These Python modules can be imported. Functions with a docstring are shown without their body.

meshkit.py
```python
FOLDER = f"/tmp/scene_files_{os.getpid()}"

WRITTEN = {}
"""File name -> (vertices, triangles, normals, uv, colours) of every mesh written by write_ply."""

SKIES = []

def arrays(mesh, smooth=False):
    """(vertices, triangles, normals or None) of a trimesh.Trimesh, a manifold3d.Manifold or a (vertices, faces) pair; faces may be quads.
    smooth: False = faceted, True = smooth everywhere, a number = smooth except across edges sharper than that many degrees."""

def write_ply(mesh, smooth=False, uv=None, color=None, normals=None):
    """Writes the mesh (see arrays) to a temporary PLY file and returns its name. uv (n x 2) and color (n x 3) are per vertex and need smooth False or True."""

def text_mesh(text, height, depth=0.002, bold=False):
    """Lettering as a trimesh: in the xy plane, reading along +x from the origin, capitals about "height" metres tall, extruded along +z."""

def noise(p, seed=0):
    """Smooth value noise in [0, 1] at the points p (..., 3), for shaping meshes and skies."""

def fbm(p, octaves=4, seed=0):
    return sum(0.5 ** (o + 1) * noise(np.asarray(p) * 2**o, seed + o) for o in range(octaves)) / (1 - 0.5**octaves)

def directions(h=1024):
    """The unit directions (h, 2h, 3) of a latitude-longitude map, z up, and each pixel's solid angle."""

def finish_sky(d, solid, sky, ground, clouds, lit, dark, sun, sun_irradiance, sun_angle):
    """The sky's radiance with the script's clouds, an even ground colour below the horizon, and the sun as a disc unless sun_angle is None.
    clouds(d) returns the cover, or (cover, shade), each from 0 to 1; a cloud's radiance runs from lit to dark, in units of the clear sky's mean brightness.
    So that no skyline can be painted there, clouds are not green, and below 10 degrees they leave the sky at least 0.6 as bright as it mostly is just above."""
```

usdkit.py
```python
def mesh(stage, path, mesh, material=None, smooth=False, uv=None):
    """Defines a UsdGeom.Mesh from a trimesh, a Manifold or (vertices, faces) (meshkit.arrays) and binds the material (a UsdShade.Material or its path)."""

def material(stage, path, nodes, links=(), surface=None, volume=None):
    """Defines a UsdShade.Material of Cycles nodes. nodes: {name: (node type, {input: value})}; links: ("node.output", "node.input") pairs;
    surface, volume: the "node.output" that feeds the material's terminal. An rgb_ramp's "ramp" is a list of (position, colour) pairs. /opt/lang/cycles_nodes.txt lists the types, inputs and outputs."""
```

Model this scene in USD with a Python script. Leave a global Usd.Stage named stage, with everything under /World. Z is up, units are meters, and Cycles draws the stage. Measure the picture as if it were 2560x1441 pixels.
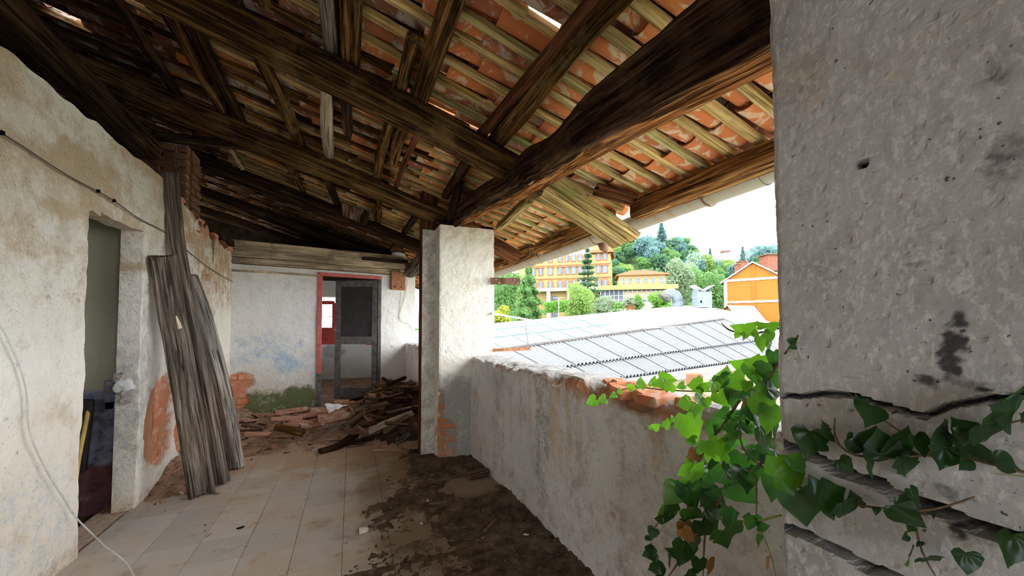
import math, random, numpy as np, trimesh, usdkit, meshkit
from pxr import Usd, UsdGeom, UsdLux, UsdShade, Gf, Sdf, Vt

stage = Usd.Stage.CreateInMemory()
UsdGeom.SetStageUpAxis(stage, 'Z')
UsdGeom.Xform.Define(stage, '/World')
UsdGeom.Scope.Define(stage, '/World/Looks')
R = random.Random(7)
NR = np.random.RandomState(7)

# ------------------------------------------------------------------ camera (calibrated from the floor tiles and walls)
FOC, PCX, PCY, EYE = 960.0, 1280.0, 781.5, 1.4
YAW, PITCH = math.atan2(400, 960), math.radians(2.0)
FW = np.array([math.sin(YAW) * math.cos(PITCH), math.cos(YAW) * math.cos(PITCH), math.sin(PITCH)])
RT = np.array([math.cos(YAW), -math.sin(YAW), 0.0])
UP = np.cross(RT, FW)
CAM = np.array([0.0, 0.0, EYE])
camera = UsdGeom.Camera.Define(stage, '/World/Camera')
_m = np.eye(4); _m[0, :3] = RT; _m[1, :3] = UP; _m[2, :3] = -FW; _m[3, :3] = CAM
camera.AddTransformOp().Set(Gf.Matrix4d(_m.tolist()))
camera.CreateHorizontalApertureAttr(36.0)
camera.CreateFocalLengthAttr(36.0 * FOC / 2560)
camera.CreateVerticalApertureOffsetAttr(36.0 * (PCY - 720.5) / 2560)
camera.CreateClippingRangeAttr(Gf.Vec2f(0.05, 2000.0))
EXPOSURE = 3.08
camera.CreateExposureAttr(EXPOSURE)

# ------------------------------------------------------------------ sky and sun
SKY_STRENGTH, SUN_STRENGTH = 1.0, 3.0
_sky = usdkit.material(stage, '/World/Looks/hazy_sky', {
    'tc': ('texture_coordinate', {}), 'n': ('noise_texture', {'scale': 2.2, 'detail': 5.0}),
    'r': ('rgb_ramp', {'ramp': [(0.3, (0.80, 0.90, 1.0)), (0.7, (1.0, 0.99, 0.97))]}),
    'b': ('background_shader', {'strength': SKY_STRENGTH})},
    [('tc.generated', 'n.vector'), ('n.fac', 'r.fac'), ('r.color', 'b.color')], surface='b.background')
dome = UsdLux.DomeLight.Define(stage, '/World/Sky')
UsdShade.MaterialBindingAPI.Apply(dome.GetPrim()).Bind(_sky)
sun = UsdLux.DistantLight.Define(stage, '/World/Sun')
sun.CreateIntensityAttr(SUN_STRENGTH); sun.CreateAngleAttr(0.6); sun.CreateColorAttr(Gf.Vec3f(1.0, 0.95, 0.86))
_sd = np.array([0.50, -0.12, 1.0]); _sd /= np.linalg.norm(_sd)          # towards the sun
_sx = np.cross([0, 1, 0], _sd); _sx /= np.linalg.norm(_sx); _sy = np.cross(_sd, _sx)
_m = np.eye(4); _m[0, :3] = _sx; _m[1, :3] = _sy; _m[2, :3] = _sd
sun.AddTransformOp().Set(Gf.Matrix4d(_m.tolist()))

# ------------------------------------------------------------------ survey helpers: a sight line meets a known plane
def ray(px, py): return FW + RT * (px - PCX) / FOC - UP * (py - PCY) / FOC
def on(px, py, n, d):
    r = ray(px, py); n = np.asarray(n, float)
    return CAM + (d - n @ CAM) / (n @ r) * r
def gx(px, py, x): return on(px, py, (1, 0, 0), x)
def gy(px, py, y): return on(px, py, (0, 1, 0), y)
def gz(px, py, z=0.0): return on(px, py, (0, 0, 1), z)
def at(px, py, d): return CAM + ray(px, py) * d
def project(P):
    q = np.asarray(P, float) - CAM; z = q @ FW
    return np.stack([PCX + FOC * (q @ RT) / z, PCY - FOC * (q @ UP) / z, z], -1)

# ------------------------------------------------------------------ scene graph helpers
_count = {}
def numbered(parent, name):
    k = _count.get((parent, name), 0); _count[(parent, name)] = k + 1
    return f'{parent}/{name}' if k == 0 else f'{parent}/{name}_{k:03d}'
def tag(path, label=None, cat=None, group=None, kind=None):
    p = stage.GetPrimAtPath(path)
    for k, v in (('label', label), ('category', cat), ('group', group), ('kind', kind)):
        if v: p.SetCustomDataByKey(k, v)
    return path
def thing(name, label=None, cat=None, group=None, kind=None, parent='/World', loc=None, rotz=0.0, scale=None):
    path = numbered(parent, name)
    x = UsdGeom.Xform.Define(stage, path)
    if loc is not None: x.AddTranslateOp().Set(Gf.Vec3d(*map(float, loc)))
    if rotz: x.AddRotateZOp().Set(float(rotz))
    if scale is not None: x.AddScaleOp().Set(Gf.Vec3f(*map(float, scale)))
    return tag(path, label, cat, group, kind)
def copy_of(src, label, cat, group, loc, rotz=0.0, scale=None):
    path = thing(src.rsplit('/', 1)[1].rstrip('0123456789').rstrip('_'), label, cat, group, None, '/World', loc, rotz, scale)
    p = stage.GetPrimAtPath(path)
    p.GetReferences().AddInternalReference(src); p.SetInstanceable(True)
    return path
def mesh(parent, name, V, F, mat, smooth=False, label=None, cat=None, group=None, kind=None, **prim):
    """One Mesh prim; prim: per-vertex float3 primvars."""
    V = np.asarray(V, float); F = np.asarray(F, int)
    if F.shape[1] == 4: F = np.vstack([F[:, [0, 1, 2]], F[:, [0, 2, 3]]])
    path = numbered(parent, name)
    m = usdkit.mesh(stage, path, trimesh.Trimesh(V, F, process=False), '/World/Looks/' + mat, smooth)
    for k, a in prim.items():
        if a is not None:
            UsdGeom.PrimvarsAPI(m).CreatePrimvar(k, Sdf.ValueTypeNames.Float3Array, 'vertex').Set(Vt.Vec3fArray.FromNumpy(np.ascontiguousarray(a, np.float32)))
    tag(path, label, cat, group, kind)
    return path
class Bag:
    """Collects pieces into one mesh with rest coordinates."""
    def __init__(s): s.V, s.F, s.R, s.n = [], [], [], 0
    def add(s, V, F, Rc=None):
        V = np.asarray(V, float); F = np.asarray(F, int)
        if F.shape[1] == 4: F = np.vstack([F[:, [0, 1, 2]], F[:, [0, 2, 3]]])
        s.V.append(V); s.F.append(F + s.n); s.R.append(V if Rc is None else np.asarray(Rc, float)); s.n += len(V)
        return s
    def put(s, parent, name, mat, smooth=False, **kw):
        return mesh(parent, name, np.vstack(s.V), np.vstack(s.F), mat, smooth, rest=np.vstack(s.R), **kw)

def fbm(P, o=4, seed=0): return meshkit.fbm(np.asarray(P, float) + seed * 17.31, o, seed)
def unit(v): v = np.asarray(v, float); return v / max(np.linalg.norm(v), 1e-9)
def sstep(a, b, x): t = np.clip((np.asarray(x, float) - a) / (b - a), 0, 1); return t * t * (3 - 2 * t)
def seg_dist(P, A, B):
    P = np.asarray(P, float); A = np.asarray(A, float); B = np.asarray(B, float)
    t = np.clip(((P - A) @ (B - A)) / ((B - A) @ (B - A)), 0, 1)
    return np.linalg.norm(P - (A + t[..., None] * (B - A)), axis=-1)
def path_dist(P, pts):
    return np.min([seg_dist(P, pts[i], pts[i + 1]) for i in range(len(pts) - 1)], axis=0)

# ------------------------------------------------------------------ shape builders
def boxm(c, size, rot=None, bevel=0.0):
    """A box (8 verts, or chamfered 24) as V, F."""
    sx, sy, sz = np.asarray(size, float) / 2
    if bevel <= 0:
        V = np.array([[x, y, z] for x in (-sx, sx) for y in (-sy, sy) for z in (-sz, sz)])
        F = np.array([[0, 1, 3, 2], [4, 6, 7, 5], [0, 4, 5, 1], [2, 3, 7, 6], [0, 2, 6, 4], [1, 5, 7, 3]])
    else:
        b = min(bevel, sx * .6, sy * .6, sz * .6)
        pts = [(a * (sx - (k != 0) * b), e * (sy - (k != 1) * b), g * (sz - (k != 2) * b)) for a in (-1, 1) for e in (-1, 1) for g in (-1, 1) for k in range(3)]
        h = trimesh.convex.convex_hull(np.array(pts)); V, F = np.array(h.vertices), np.array(h.faces)
    if rot is not None: V = V @ np.asarray(rot).T
    return V + np.asarray(c, float), F
def axes(d, up=(0, 0, 1)):
    d = unit(d); s = np.cross(up, d)
    if np.linalg.norm(s) < 1e-4: s = np.cross((0, 1, 0), d)
    s = unit(s); return d, s, np.cross(d, s)
def rotm(rx=0, ry=0, rz=0):
    return trimesh.transformations.euler_matrix(rx, ry, rz)[:3, :3]
def loft(pts, w, h, up=(0, 0, 1), n=4.0, seg=16, step=0.07, amp=0.008, freq=3.0, seed=0, ragged=0.0, twist=0.0, groove=0.0):
    """A timber along the polyline pts: superellipse section (n = 2 round, 8 square), w across, h along up; w, h may be lists per point."""
    pts = np.asarray(pts, float); L = np.r_[0, np.cumsum(np.linalg.norm(np.diff(pts, axis=0), axis=1))]
    k = max(2, int(L[-1] / step) + 1); s = np.linspace(0, L[-1], k)
    def interp(a): return np.interp(s, L, np.broadcast_to(np.asarray(a, float), (len(pts),)))
    C = np.stack([np.interp(s, L, pts[:, i]) for i in range(3)], 1)
    if len(pts) > 2:
        for _ in range(3): C[1:-1] = .25 * C[:-2] + .5 * C[1:-1] + .25 * C[2:]
    T = np.gradient(C, axis=0); W, Hh = interp(w), interp(h)
    a = np.arange(seg) / seg * 2 * np.pi + np.pi / seg
    ca, sa = np.cos(a), np.sin(a)
    ex, ey = np.sign(ca) * np.abs(ca) ** (2 / n), np.sign(sa) * np.abs(sa) ** (2 / n)
    V, RR = [], []
    for i in range(k):
        d, sd, u = axes(T[i], up)
        x, y = ex * W[i] / 2, ey * Hh[i] / 2
        off = np.stack([np.full(seg, s[i] * 1.3), x * 9, y * 9], 1) * freq * .35
        e = (fbm(off, 3, seed) - .5) * 2 * amp
        if groove: e = e - groove * (meshkit.noise(np.stack([np.full(seg, s[i] * .7), np.arange(seg) * 1.7, np.zeros(seg)], 1), seed + 5) > .62)
        r = np.hypot(x, y); x, y = x * (1 + e / r), y * (1 + e / r)
        along = np.zeros(seg)
        if ragged and i in (0, k - 1):
            along = (meshkit.noise(np.stack([x * 30, y * 30, np.full(seg, i + seed)], 1), seed) - .5) * 2 * ragged
        V.append(C[i] + d * along[:, None] + sd * x[:, None] + u * y[:, None])
        RR.append(np.stack([np.full(seg, s[i]) + along, x, y], 1))
    V, RR = np.vstack(V), np.vstack(RR)
    i, j = np.meshgrid(np.arange(k - 1), np.arange(seg), indexing='ij'); j2 = (j + 1) % seg
    F = np.stack([i * seg + j, i * seg + j2, (i + 1) * seg + j2, (i + 1) * seg + j], -1).reshape(-1, 4)
    F = np.vstack([F[:, [0, 1, 2]], F[:, [0, 2, 3]]])
    caps = []
    for end, base in ((0, 0), (1, (k - 1) * seg)):
        ring = V[base:base + seg]; q = len(V)
        c = ring.mean(0) + unit(T[0 if end == 0 else -1]) * (-.3 if end == 0 else .3) * ragged
        V = np.vstack([V, ring, c]); rr = RR[base:base + seg]; RR = np.vstack([RR, rr, rr.mean(0)])
        jj = np.arange(seg); tri = np.stack([q + jj, q + (jj + 1) % seg, np.full(seg, q + seg)], 1)
        caps.append(tri[:, [0, 2, 1]] if end == 0 else tri)
    F = np.vstack([F] + caps)
    RR = RR + np.array([seed * 3.7, seed * 1.9, seed * 2.3])
    return V, F, RR
def tube(pts, r, seg=6, step=None):
    pts = np.asarray(pts, float); L = np.r_[0, np.cumsum(np.linalg.norm(np.diff(pts, axis=0), axis=1))]
    k = len(pts) if step is None else max(3, int(L[-1] / step) + 1)
    s = L if step is None else np.linspace(0, L[-1], k)
    C = np.stack([np.interp(s, L, pts[:, i]) for i in range(3)], 1)
    if step is not None and len(pts) > 2:
        for _ in range(4): C[1:-1] = .25 * C[:-2] + .5 * C[1:-1] + .25 * C[2:]
    T = np.gradient(C, axis=0); rr = np.interp(s, L, np.broadcast_to(np.asarray(r, float), (len(pts),)))
    a = np.arange(seg) / seg * 2 * np.pi; V, Rc = [], []
    for i in range(k):
        d, sd, u = axes(T[i]); o = sd * np.cos(a)[:, None] + u * np.sin(a)[:, None]
        V.append(C[i] + o * rr[i]); Rc.append(np.stack([np.full(seg, s[i]), np.cos(a) * rr[i], np.sin(a) * rr[i]], 1))
    i, j = np.meshgrid(np.arange(k - 1), np.arange(seg), indexing='ij'); j2 = (j + 1) % seg
    F = np.stack([i * seg + j, i * seg + j2, (i + 1) * seg + j2, (i + 1) * seg + j], -1).reshape(-1, 4)
    F = np.vstack([F[:, [0, 1, 2]], F[:, [0, 2, 3]]])
    cap = [[0, j + 1, j] for j in range(1, seg - 1)] + [[(k - 1) * seg, (k - 1) * seg + j, (k - 1) * seg + j + 1] for j in range(1, seg - 1)]
    return np.vstack(V), np.vstack([F, cap]), np.vstack(Rc)
def samples(a, b, res, marks=()):
    c = sorted({a, b, *[m for m in marks if a < m < b]}); out = [a]
    for p, q in zip(c[:-1], c[1:]): out += list(np.linspace(p, q, max(1, int(round((q - p) / res))) + 1)[1:])
    return np.array(out)
def shell_wall(O, eu, ev, en, us, vs, thick, holes=(), disp=None, top=None):
    """A thick wall: a fine front sheet (displaced along en by disp(U,V)), a back sheet and the reveals between them. top(u) lowers the upper edge."""
    U, V = np.meshgrid(us, vs, indexing='ij')
    if top is not None:
        t = top(us)[:, None]; V = vs[0] + (V - vs[0]) * (t - vs[0]) / (vs[-1] - vs[0])
    D = disp(U, V) if disp is not None else np.zeros_like(U)
    P = O + U[..., None] * eu + V[..., None] * ev
    front, back = P + D[..., None] * en, P - thick * np.asarray(en)
    nu, nv = U.shape; keep = np.ones((nu - 1, nv - 1), bool)
    uc = (U[:-1, :-1] + U[1:, 1:]) / 2; vc = (V[:-1, :-1] + V[1:, 1:]) / 2
    for (a, b, c, d) in holes: keep &= ~((uc > a) & (uc < b) & (vc > c) & (vc < d))
    idx = np.arange(nu * nv).reshape(nu, nv); N = nu * nv
    q = np.stack([idx[:-1, :-1], idx[1:, :-1], idx[1:, 1:], idx[:-1, 1:]], -1)[keep]
    Fs = [q, q[:, ::-1] + N]
    pad = np.pad(keep, 1); i0, j0 = np.nonzero(keep)
    extra_V, extra_F, extra_U, n = [], [], [], 2 * N
    f, bk = front.reshape(-1, 3), back.reshape(-1, 3)
    for di, dj, (a, b) in ((-1, 0, ((0, 1), (0, 0))), (1, 0, ((1, 0), (1, 1))), (0, -1, ((0, 0), (1, 0))), (0, 1, ((1, 1), (0, 1)))):
        edge = ~pad[i0 + 1 + di, j0 + 1 + dj]
        ii, jj = i0[edge], j0[edge]
        va, vb = idx[ii + a[0], jj + a[1]], idx[ii + b[0], jj + b[1]]
        k = len(va)
        for w0, w1 in ((0, .33), (.33, .66), (.66, 1)):
            mixp = lambda v, w: f[v] * (1 - w) + bk[v] * w
            extra_V.append(np.stack([mixp(va, w0), mixp(vb, w0), mixp(vb, w1), mixp(va, w1)], 1).reshape(-1, 3))
            extra_F.append((np.arange(k * 4).reshape(k, 4)[:, ::-1] + n)); n += k * 4
            extra_U.append(np.stack([va, vb, vb, va], 1).ravel())
    Vv = np.vstack([f, bk] + extra_V); Ff = np.vstack(Fs + extra_F)
    src = np.concatenate([np.arange(N), np.arange(N)] + extra_U)
    return Vv, Ff, U.ravel()[src], V.ravel()[src]
def sheet(O, eu, ev, us, vs, disp=None, en=None):
    U, V = np.meshgrid(us, vs, indexing='ij'); P = np.asarray(O) + U[..., None] * np.asarray(eu) + V[..., None] * np.asarray(ev)
    if disp is not None: P = P + disp(U, V)[..., None] * np.asarray(en)
    idx = np.arange(U.size).reshape(U.shape)
    F = np.stack([idx[:-1, :-1], idx[1:, :-1], idx[1:, 1:], idx[:-1, 1:]], -1).reshape(-1, 4)
    return P.reshape(-1, 3), F, U.ravel(), V.ravel()
def lump(c, size, seed, sub=2, amp=.25, rot=None):
    m = trimesh.creation.icosphere(sub, 1.0); V = np.array(m.vertices)
    V = np.sign(V) * np.abs(V) ** .8
    V = V * (1 + (fbm(V * 1.6, 3, seed) - .5)[:, None] * 2 * amp) * np.asarray(size) / 2
    if rot is not None: V = V @ rot.T
    return V + np.asarray(c), np.array(m.faces)

# ------------------------------------------------------------------ materials
class G:
    def __init__(s): s.n, s.l = {}, []
    def add(s, kind, out, **kw):
        nm = f'n{len(s.n)}'; vals = {}
        for k, v in kw.items():
            if isinstance(v, str) and '.' in v: s.l.append((v, f'{nm}.{k}'))
            else: vals[k] = v
        s.n[nm] = (kind, vals); return f'{nm}.{out}'
    def pos(s): return s.add('geometry', 'position')
    def attr(s, name, out='vector'): return s.add('attribute', out, attribute=name)
    def noise(s, vec, scale, detail=4.0, rough=.55, dist=0.0): return s.add('noise_texture', 'fac', vector=vec, scale=float(scale), detail=float(min(detail, 4)), roughness=float(rough), distortion=float(dist))
    def ramp(s, fac, stops): return s.add('rgb_ramp', 'color', fac=fac, ramp=stops)
    def step(s, v, a, b): return s.add('map_range', 'result', range_type='smoothstep', value=v, from_min=float(a), from_max=float(b), to_min=0.0, to_max=1.0, clamp=True)
    def m(s, op, a, b=0.0, c=0.0): return s.add('math', 'value', math_type=op, value1=a, value2=b, value3=c)
    def mix(s, fac, a, b, how='mix'): return s.add('mix', 'color', mix_type=how, fac=fac, color1=a, color2=b)
    def scale(s, vec, sc): return s.add('mapping', 'vector', vector=vec, scale=sc)
    def bump(s, h, dist, strength=1.0, normal=None):
        kw = dict(height=h, distance=float(dist), strength=float(strength))
        if normal: kw['normal'] = normal
        return s.add('bump', 'normal', **kw)
    def surf(s, name, color, rough=.8, normal=None, spec=.3, **kw):
        if rough >= .8 and not kw.get('metallic'):
            k = dict(color=color)
            if normal: k['normal'] = normal
            return s.done(name, s.add('diffuse_bsdf', 'BSDF', **k))
        k = dict(base_color=color, roughness=rough, specular_ior_level=spec, **kw)
        if normal: k['normal'] = normal
        o = s.add('principled_bsdf', 'BSDF', **k); return s.done(name, o)
    def done(s, name, o): usdkit.material(stage, '/World/Looks/' + name, s.n, s.l, surface=o); return name

def plaster(name, c1, c2, dirt=(.30, .24, .16), dirt_amt=.5, bump=1.0, pits=.5, speck=.3, flake=0.0):
    g = G(); p = g.pos()
    big = g.noise(p, .9, 5, .6); col = g.ramp(big, [(.32, c1), (.68, c2)])
    mid = g.noise(p, 5, 8, .65); col = g.mix(g.m('multiply', g.step(mid, .5, .78), dirt_amt), col, dirt)
    fine = g.noise(p, 30, 5, .7); col = g.mix(g.m('multiply', g.step(fine, .55, .8), .35), col, tuple(.55 * x for x in c1))
    if flake: col = g.mix(g.m('multiply', g.step(g.noise(g.scale(p, (80, 80, 42)), 1.0, 4, .75, .4), .50, .62), flake), col, tuple(1.55 * x for x in c1))
    dots = g.noise(p, 85, 2, .5); col = g.mix(g.m('multiply', g.step(dots, .70, .76), speck), col, (.05, .045, .04))
    n6 = g.m('add', g.m('multiply', g.noise(p, 8, 8, .7), .6), g.m('multiply', fine, .4))
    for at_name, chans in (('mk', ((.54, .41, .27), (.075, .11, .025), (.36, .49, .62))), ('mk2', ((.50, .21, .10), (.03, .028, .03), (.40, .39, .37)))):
        sc = g.add('separate_color', 'r', color=g.attr(at_name, 'color')).split('.')[0]
        for ch, c in zip('rgb', chans):
            f = g.step(g.m('add', f'{sc}.{ch}', g.m('multiply', g.m('subtract', n6, .5), 2.2)), .18, .86)
            col = g.mix(g.m('multiply', f, .9), col, c)
    h = g.noise(p, 12, 4, .66)
    vor = g.add('voronoi_texture', 'distance', vector=p, scale=38.0)
    h = g.m('add', h, g.m('multiply', g.step(vor, .0, .22), pits * .35))
    g.surf(name, col, .93, g.bump(h, .016 * bump, .9), .15)
def wood(name, stops, crack=.6, bump=1.0, rough=.85, moss=None, weather=None, fresh=None):
    g = G(); r = g.attr('rest')
    n0 = g.noise(g.scale(r, (1.6, 30, 30)), 1.0, 6, .62, .6); nf = g.noise(g.scale(r, (3.0, 110, 110)), 1.0, 4, .6, .3)
    n1 = g.m('multiply_add', g.m('add', g.m('multiply', n0, .62), g.m('multiply', nf, .38)), 2.3, -.65); col = g.ramp(n1, stops)
    n2 = g.noise(g.scale(r, (.9, 5, 5)), 1.0, 4, .6)
    col = g.mix(.7, col, g.ramp(n2, [(.36, (.42, .40, .40)), (.64, (1.35, 1.28, 1.15))]), 'multiply')
    if fresh:
        mr = g.add('separate_color', 'r', color=g.attr('mk', 'color')); col = g.mix(g.step(g.m('add', mr, g.m('multiply', g.m('subtract', n1, .5), .9)), .25, .75), col, g.ramp(n1, fresh))
    n3 = g.noise(g.scale(r, (2.2, 55, 55)), 1.0, 3, .5, .4); ck = g.step(n3, .57, .65)
    col = g.mix(g.m('multiply', ck, crack), col, (.018, .012, .008))
    if weather: col = g.mix(g.m('multiply', g.step(g.noise(r, 3.5, 6, .65), .5, .68), weather[3]), col, weather[:3])
    if moss: col = g.mix(g.m('multiply', g.step(g.noise(r, 2.4, 6, .6), .50, .64), .8), col, moss)
    h = g.m('subtract', g.m('multiply', n1, .7), g.m('multiply', ck, .8))
    g.surf(name, col, rough, g.bump(h, .009 * bump, 1.0), .2)
def simple(name, c, rough=.7, metal=0.0, var=.25, scale=6.0, bump=0.0, spec=.4, coord=None):
    g = G(); p = g.attr(coord) if coord else g.pos(); n = g.noise(p, scale, 5, .6)
    col = g.ramp(n, [(.3, tuple(x * (1 - var) for x in c)), (.7, tuple(min(1, x * (1 + var)) for x in c))])
    g.surf(name, col, rough, g.bump(n, bump) if bump else None, spec, metallic=metal)

WHITE, CREAM = (.80, .775, .73), (.73, .69, .62)
plaster('plaster_left', (.84, .80, .73), (.74, .68, .58), dirt=(.47, .37, .25), dirt_amt=.6, bump=1.6)
plaster('plaster_far', (.74, .73, .70), (.66, .64, .60), dirt=(.42, .38, .32), dirt_amt=.45, speck=.6, bump=1.5)
plaster('plaster_pillar', (.84, .81, .74), (.74, .70, .60), dirt=(.48, .40, .27), dirt_amt=.45, speck=.5, bump=1.5)
plaster('plaster_parapet', (.74, .71, .68), (.61, .58, .555), dirt=(.30, .26, .23), dirt_amt=.55, speck=.9, pits=.8)
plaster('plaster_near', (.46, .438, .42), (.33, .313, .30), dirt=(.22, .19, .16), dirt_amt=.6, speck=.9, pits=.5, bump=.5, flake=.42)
plaster('plaster_room', (.78, .77, .74), (.70, .69, .66), dirt=(.5, .46, .4), dirt_amt=.3)
plaster('plaster_olive', (.50, .50, .34), (.44, .44, .29), dirt=(.33, .32, .2), dirt_amt=.5)
plaster('coping', (.50, .49, .47), (.40, .38, .36), dirt=(.22, .20, .17), dirt_amt=.7, bump=1.8, speck=.7)
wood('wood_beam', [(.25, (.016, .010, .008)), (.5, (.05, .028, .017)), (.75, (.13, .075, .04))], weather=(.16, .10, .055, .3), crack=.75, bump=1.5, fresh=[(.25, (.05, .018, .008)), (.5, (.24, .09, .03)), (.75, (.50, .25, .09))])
wood('wood_rafter', [(.25, (.018, .010, .006)), (.5, (.075, .040, .018)), (.78, (.22, .13, .05))], weather=(.26, .16, .075, .35), bump=1.5, crack=.75)
wood('wood_purlin', [(.25, (.022, .012, .007)), (.5, (.12, .06, .022)), (.78, (.36, .20, .07))], weather=(.32, .23, .12, .35), bump=1.6, crack=.75)
wood('wood_dark', [(.25, (.014, .009, .006)), (.55, (.05, .029, .016)), (.8, (.115, .068, .037))], crack=.7)
wood('wood_red', [(.3, (.075, .03, .016)), (.6, (.17, .07, .035)), (.8, (.26, .12, .06))], crack=.4)
wood('wood_tail', [(.25, (.12, .08, .035)), (.5, (.34, .25, .11)), (.78, (.52, .40, .20))], moss=(.20, .21, .06))
wood('wood_batten', [(.25, (.36, .24, .085)), (.5, (.62, .46, .19)), (.78, (.78, .63, .33))], crack=.35, weather=(.22, .17, .08, .5))
wood('wood_batten_green', [(.25, (.30, .26, .10)), (.5, (.55, .48, .22)), (.78, (.72, .64, .38))], crack=.35, moss=(.32, .36, .10))
wood('wood_grey', [(.25, (.045, .036, .029)), (.5, (.155, .128, .108)), (.78, (.31, .265, .23))], crack=.75, bump=1.4)
wood('wood_pale', [(.25, (.34, .27, .20)), (.5, (.52, .44, .34)), (.78, (.66, .58, .47))], crack=.45)
wood('wood_board', [(.2, (.30, .23, .155)), (.5, (.50, .40, .29)), (.8, (.66, .55, .42))], crack=.3, weather=(.12, .075, .04, .55))
wood('wood_debris', [(.25, (.04, .026, .018)), (.5, (.15, .10, .07)), (.78, (.32, .235, .165))], crack=.6)
wood('wood_eave', [(.25, (.03, .013, .008)), (.5, (.20, .095, .036)), (.75, (.50, .29, .11))], crack=.8, bump=2.2)

def tile_mat(name, c1, c2, pale, pale_amt, dark_amt):
    g = G(); r = g.attr('rest')
    tone = g.noise(r, .35, 2, .5); col = g.ramp(tone, [(.36, c1), (.64, c2)])
    n = g.noise(r, 7, 7, .68, .8); col = g.mix(g.m('multiply', g.step(n, .50, .60), pale_amt), col, pale)
    n2 = g.noise(r, 4.5, 6, .65); col = g.mix(g.m('multiply', g.step(n2, .53, .68), dark_amt), col, (.06, .05, .035))
    n3 = g.noise(r, 45, 4, .6)
    g.surf(name, col, .88, g.bump(g.m('add', n3, n), .006, .7), .2)
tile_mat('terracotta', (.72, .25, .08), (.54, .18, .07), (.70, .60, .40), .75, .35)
tile_mat('terracotta_old', (.27, .115, .07), (.17, .08, .052), (.42, .38, .32), .85, .75)  # aged clay, darkened further to put attic shade into its colour
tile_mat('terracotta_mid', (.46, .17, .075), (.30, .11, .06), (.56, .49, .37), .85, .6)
tile_mat('terracotta_broken', (.44, .215, .14), (.30, .155, .105), (.52, .42, .34), .6, .35)
tile_mat('brick_clay', (.66, .27, .14), (.54, .21, .11), (.66, .52, .42), .5, .12)
tile_mat('brick_dark', (.20, .095, .055), (.14, .065, .04), (.26, .17, .12), .4, .4)
simple('mortar', (.50, .37, .28), .95, scale=25, bump=.01)
simple('rusty_strap', (.16, .075, .045), .7, .3, .35, 20)
simple('zinc', (.55, .50, .40), .55, .35, .25, 5)
g = G(); p = g.pos(); n = g.noise(g.scale(p, (3, 14, 3)), 1, 4, .6)
g.surf('gutter_zinc', g.ramp(n, [(.35, (.27, .26, .225)), (.52, (.28, .245, .17)), (.70, (.27, .165, .065))]), .6, None, .4, metallic=.15)
simple('cable_grey', (.55, .55, .52), .6, 0, .15, 30)
simple('cable_dark', (.10, .085, .075), .7, 0, .2, 30)
simple('cable_cream', (.72, .66, .50), .6, 0, .1, 30)
simple('door_paint', (.022, .021, .022), .55, 0, .4, 8, .003)
simple('door_grey', (.10, .095, .09), .6, 0, .5, 12, .003)
simple('red_paint', (.42, .05, .035), .55, 0, .25, 9)
simple('red_faded', (.50, .115, .10), .7, 0, .25, 12, .003)
simple('black', (.006, .006, .006), .9, 0, 0)
simple('rag_white', (.6, .6, .6), .9, 0, .1, 9)
simple('box_wood', (.30, .12, .05), .6, 0, .3, 14)
simple('blue_plastic', (.02, .10, .42), .3, 0, .3, 9)
simple('white_plastic', (.78, .78, .78), .5, 0, .08, 9)
simple('grey_stone', (.36, .33, .30), .95, 0, .35, 12, .02)
simple('shell_white', (.74, .68, .56), .6, 0, .15, 20)
simple('yellow_stick', (.72, .48, .14), .6, 0, .2, 20)
simple('dado_paint', (.30, .29, .42), .8, 0, .35, 6)
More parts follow.
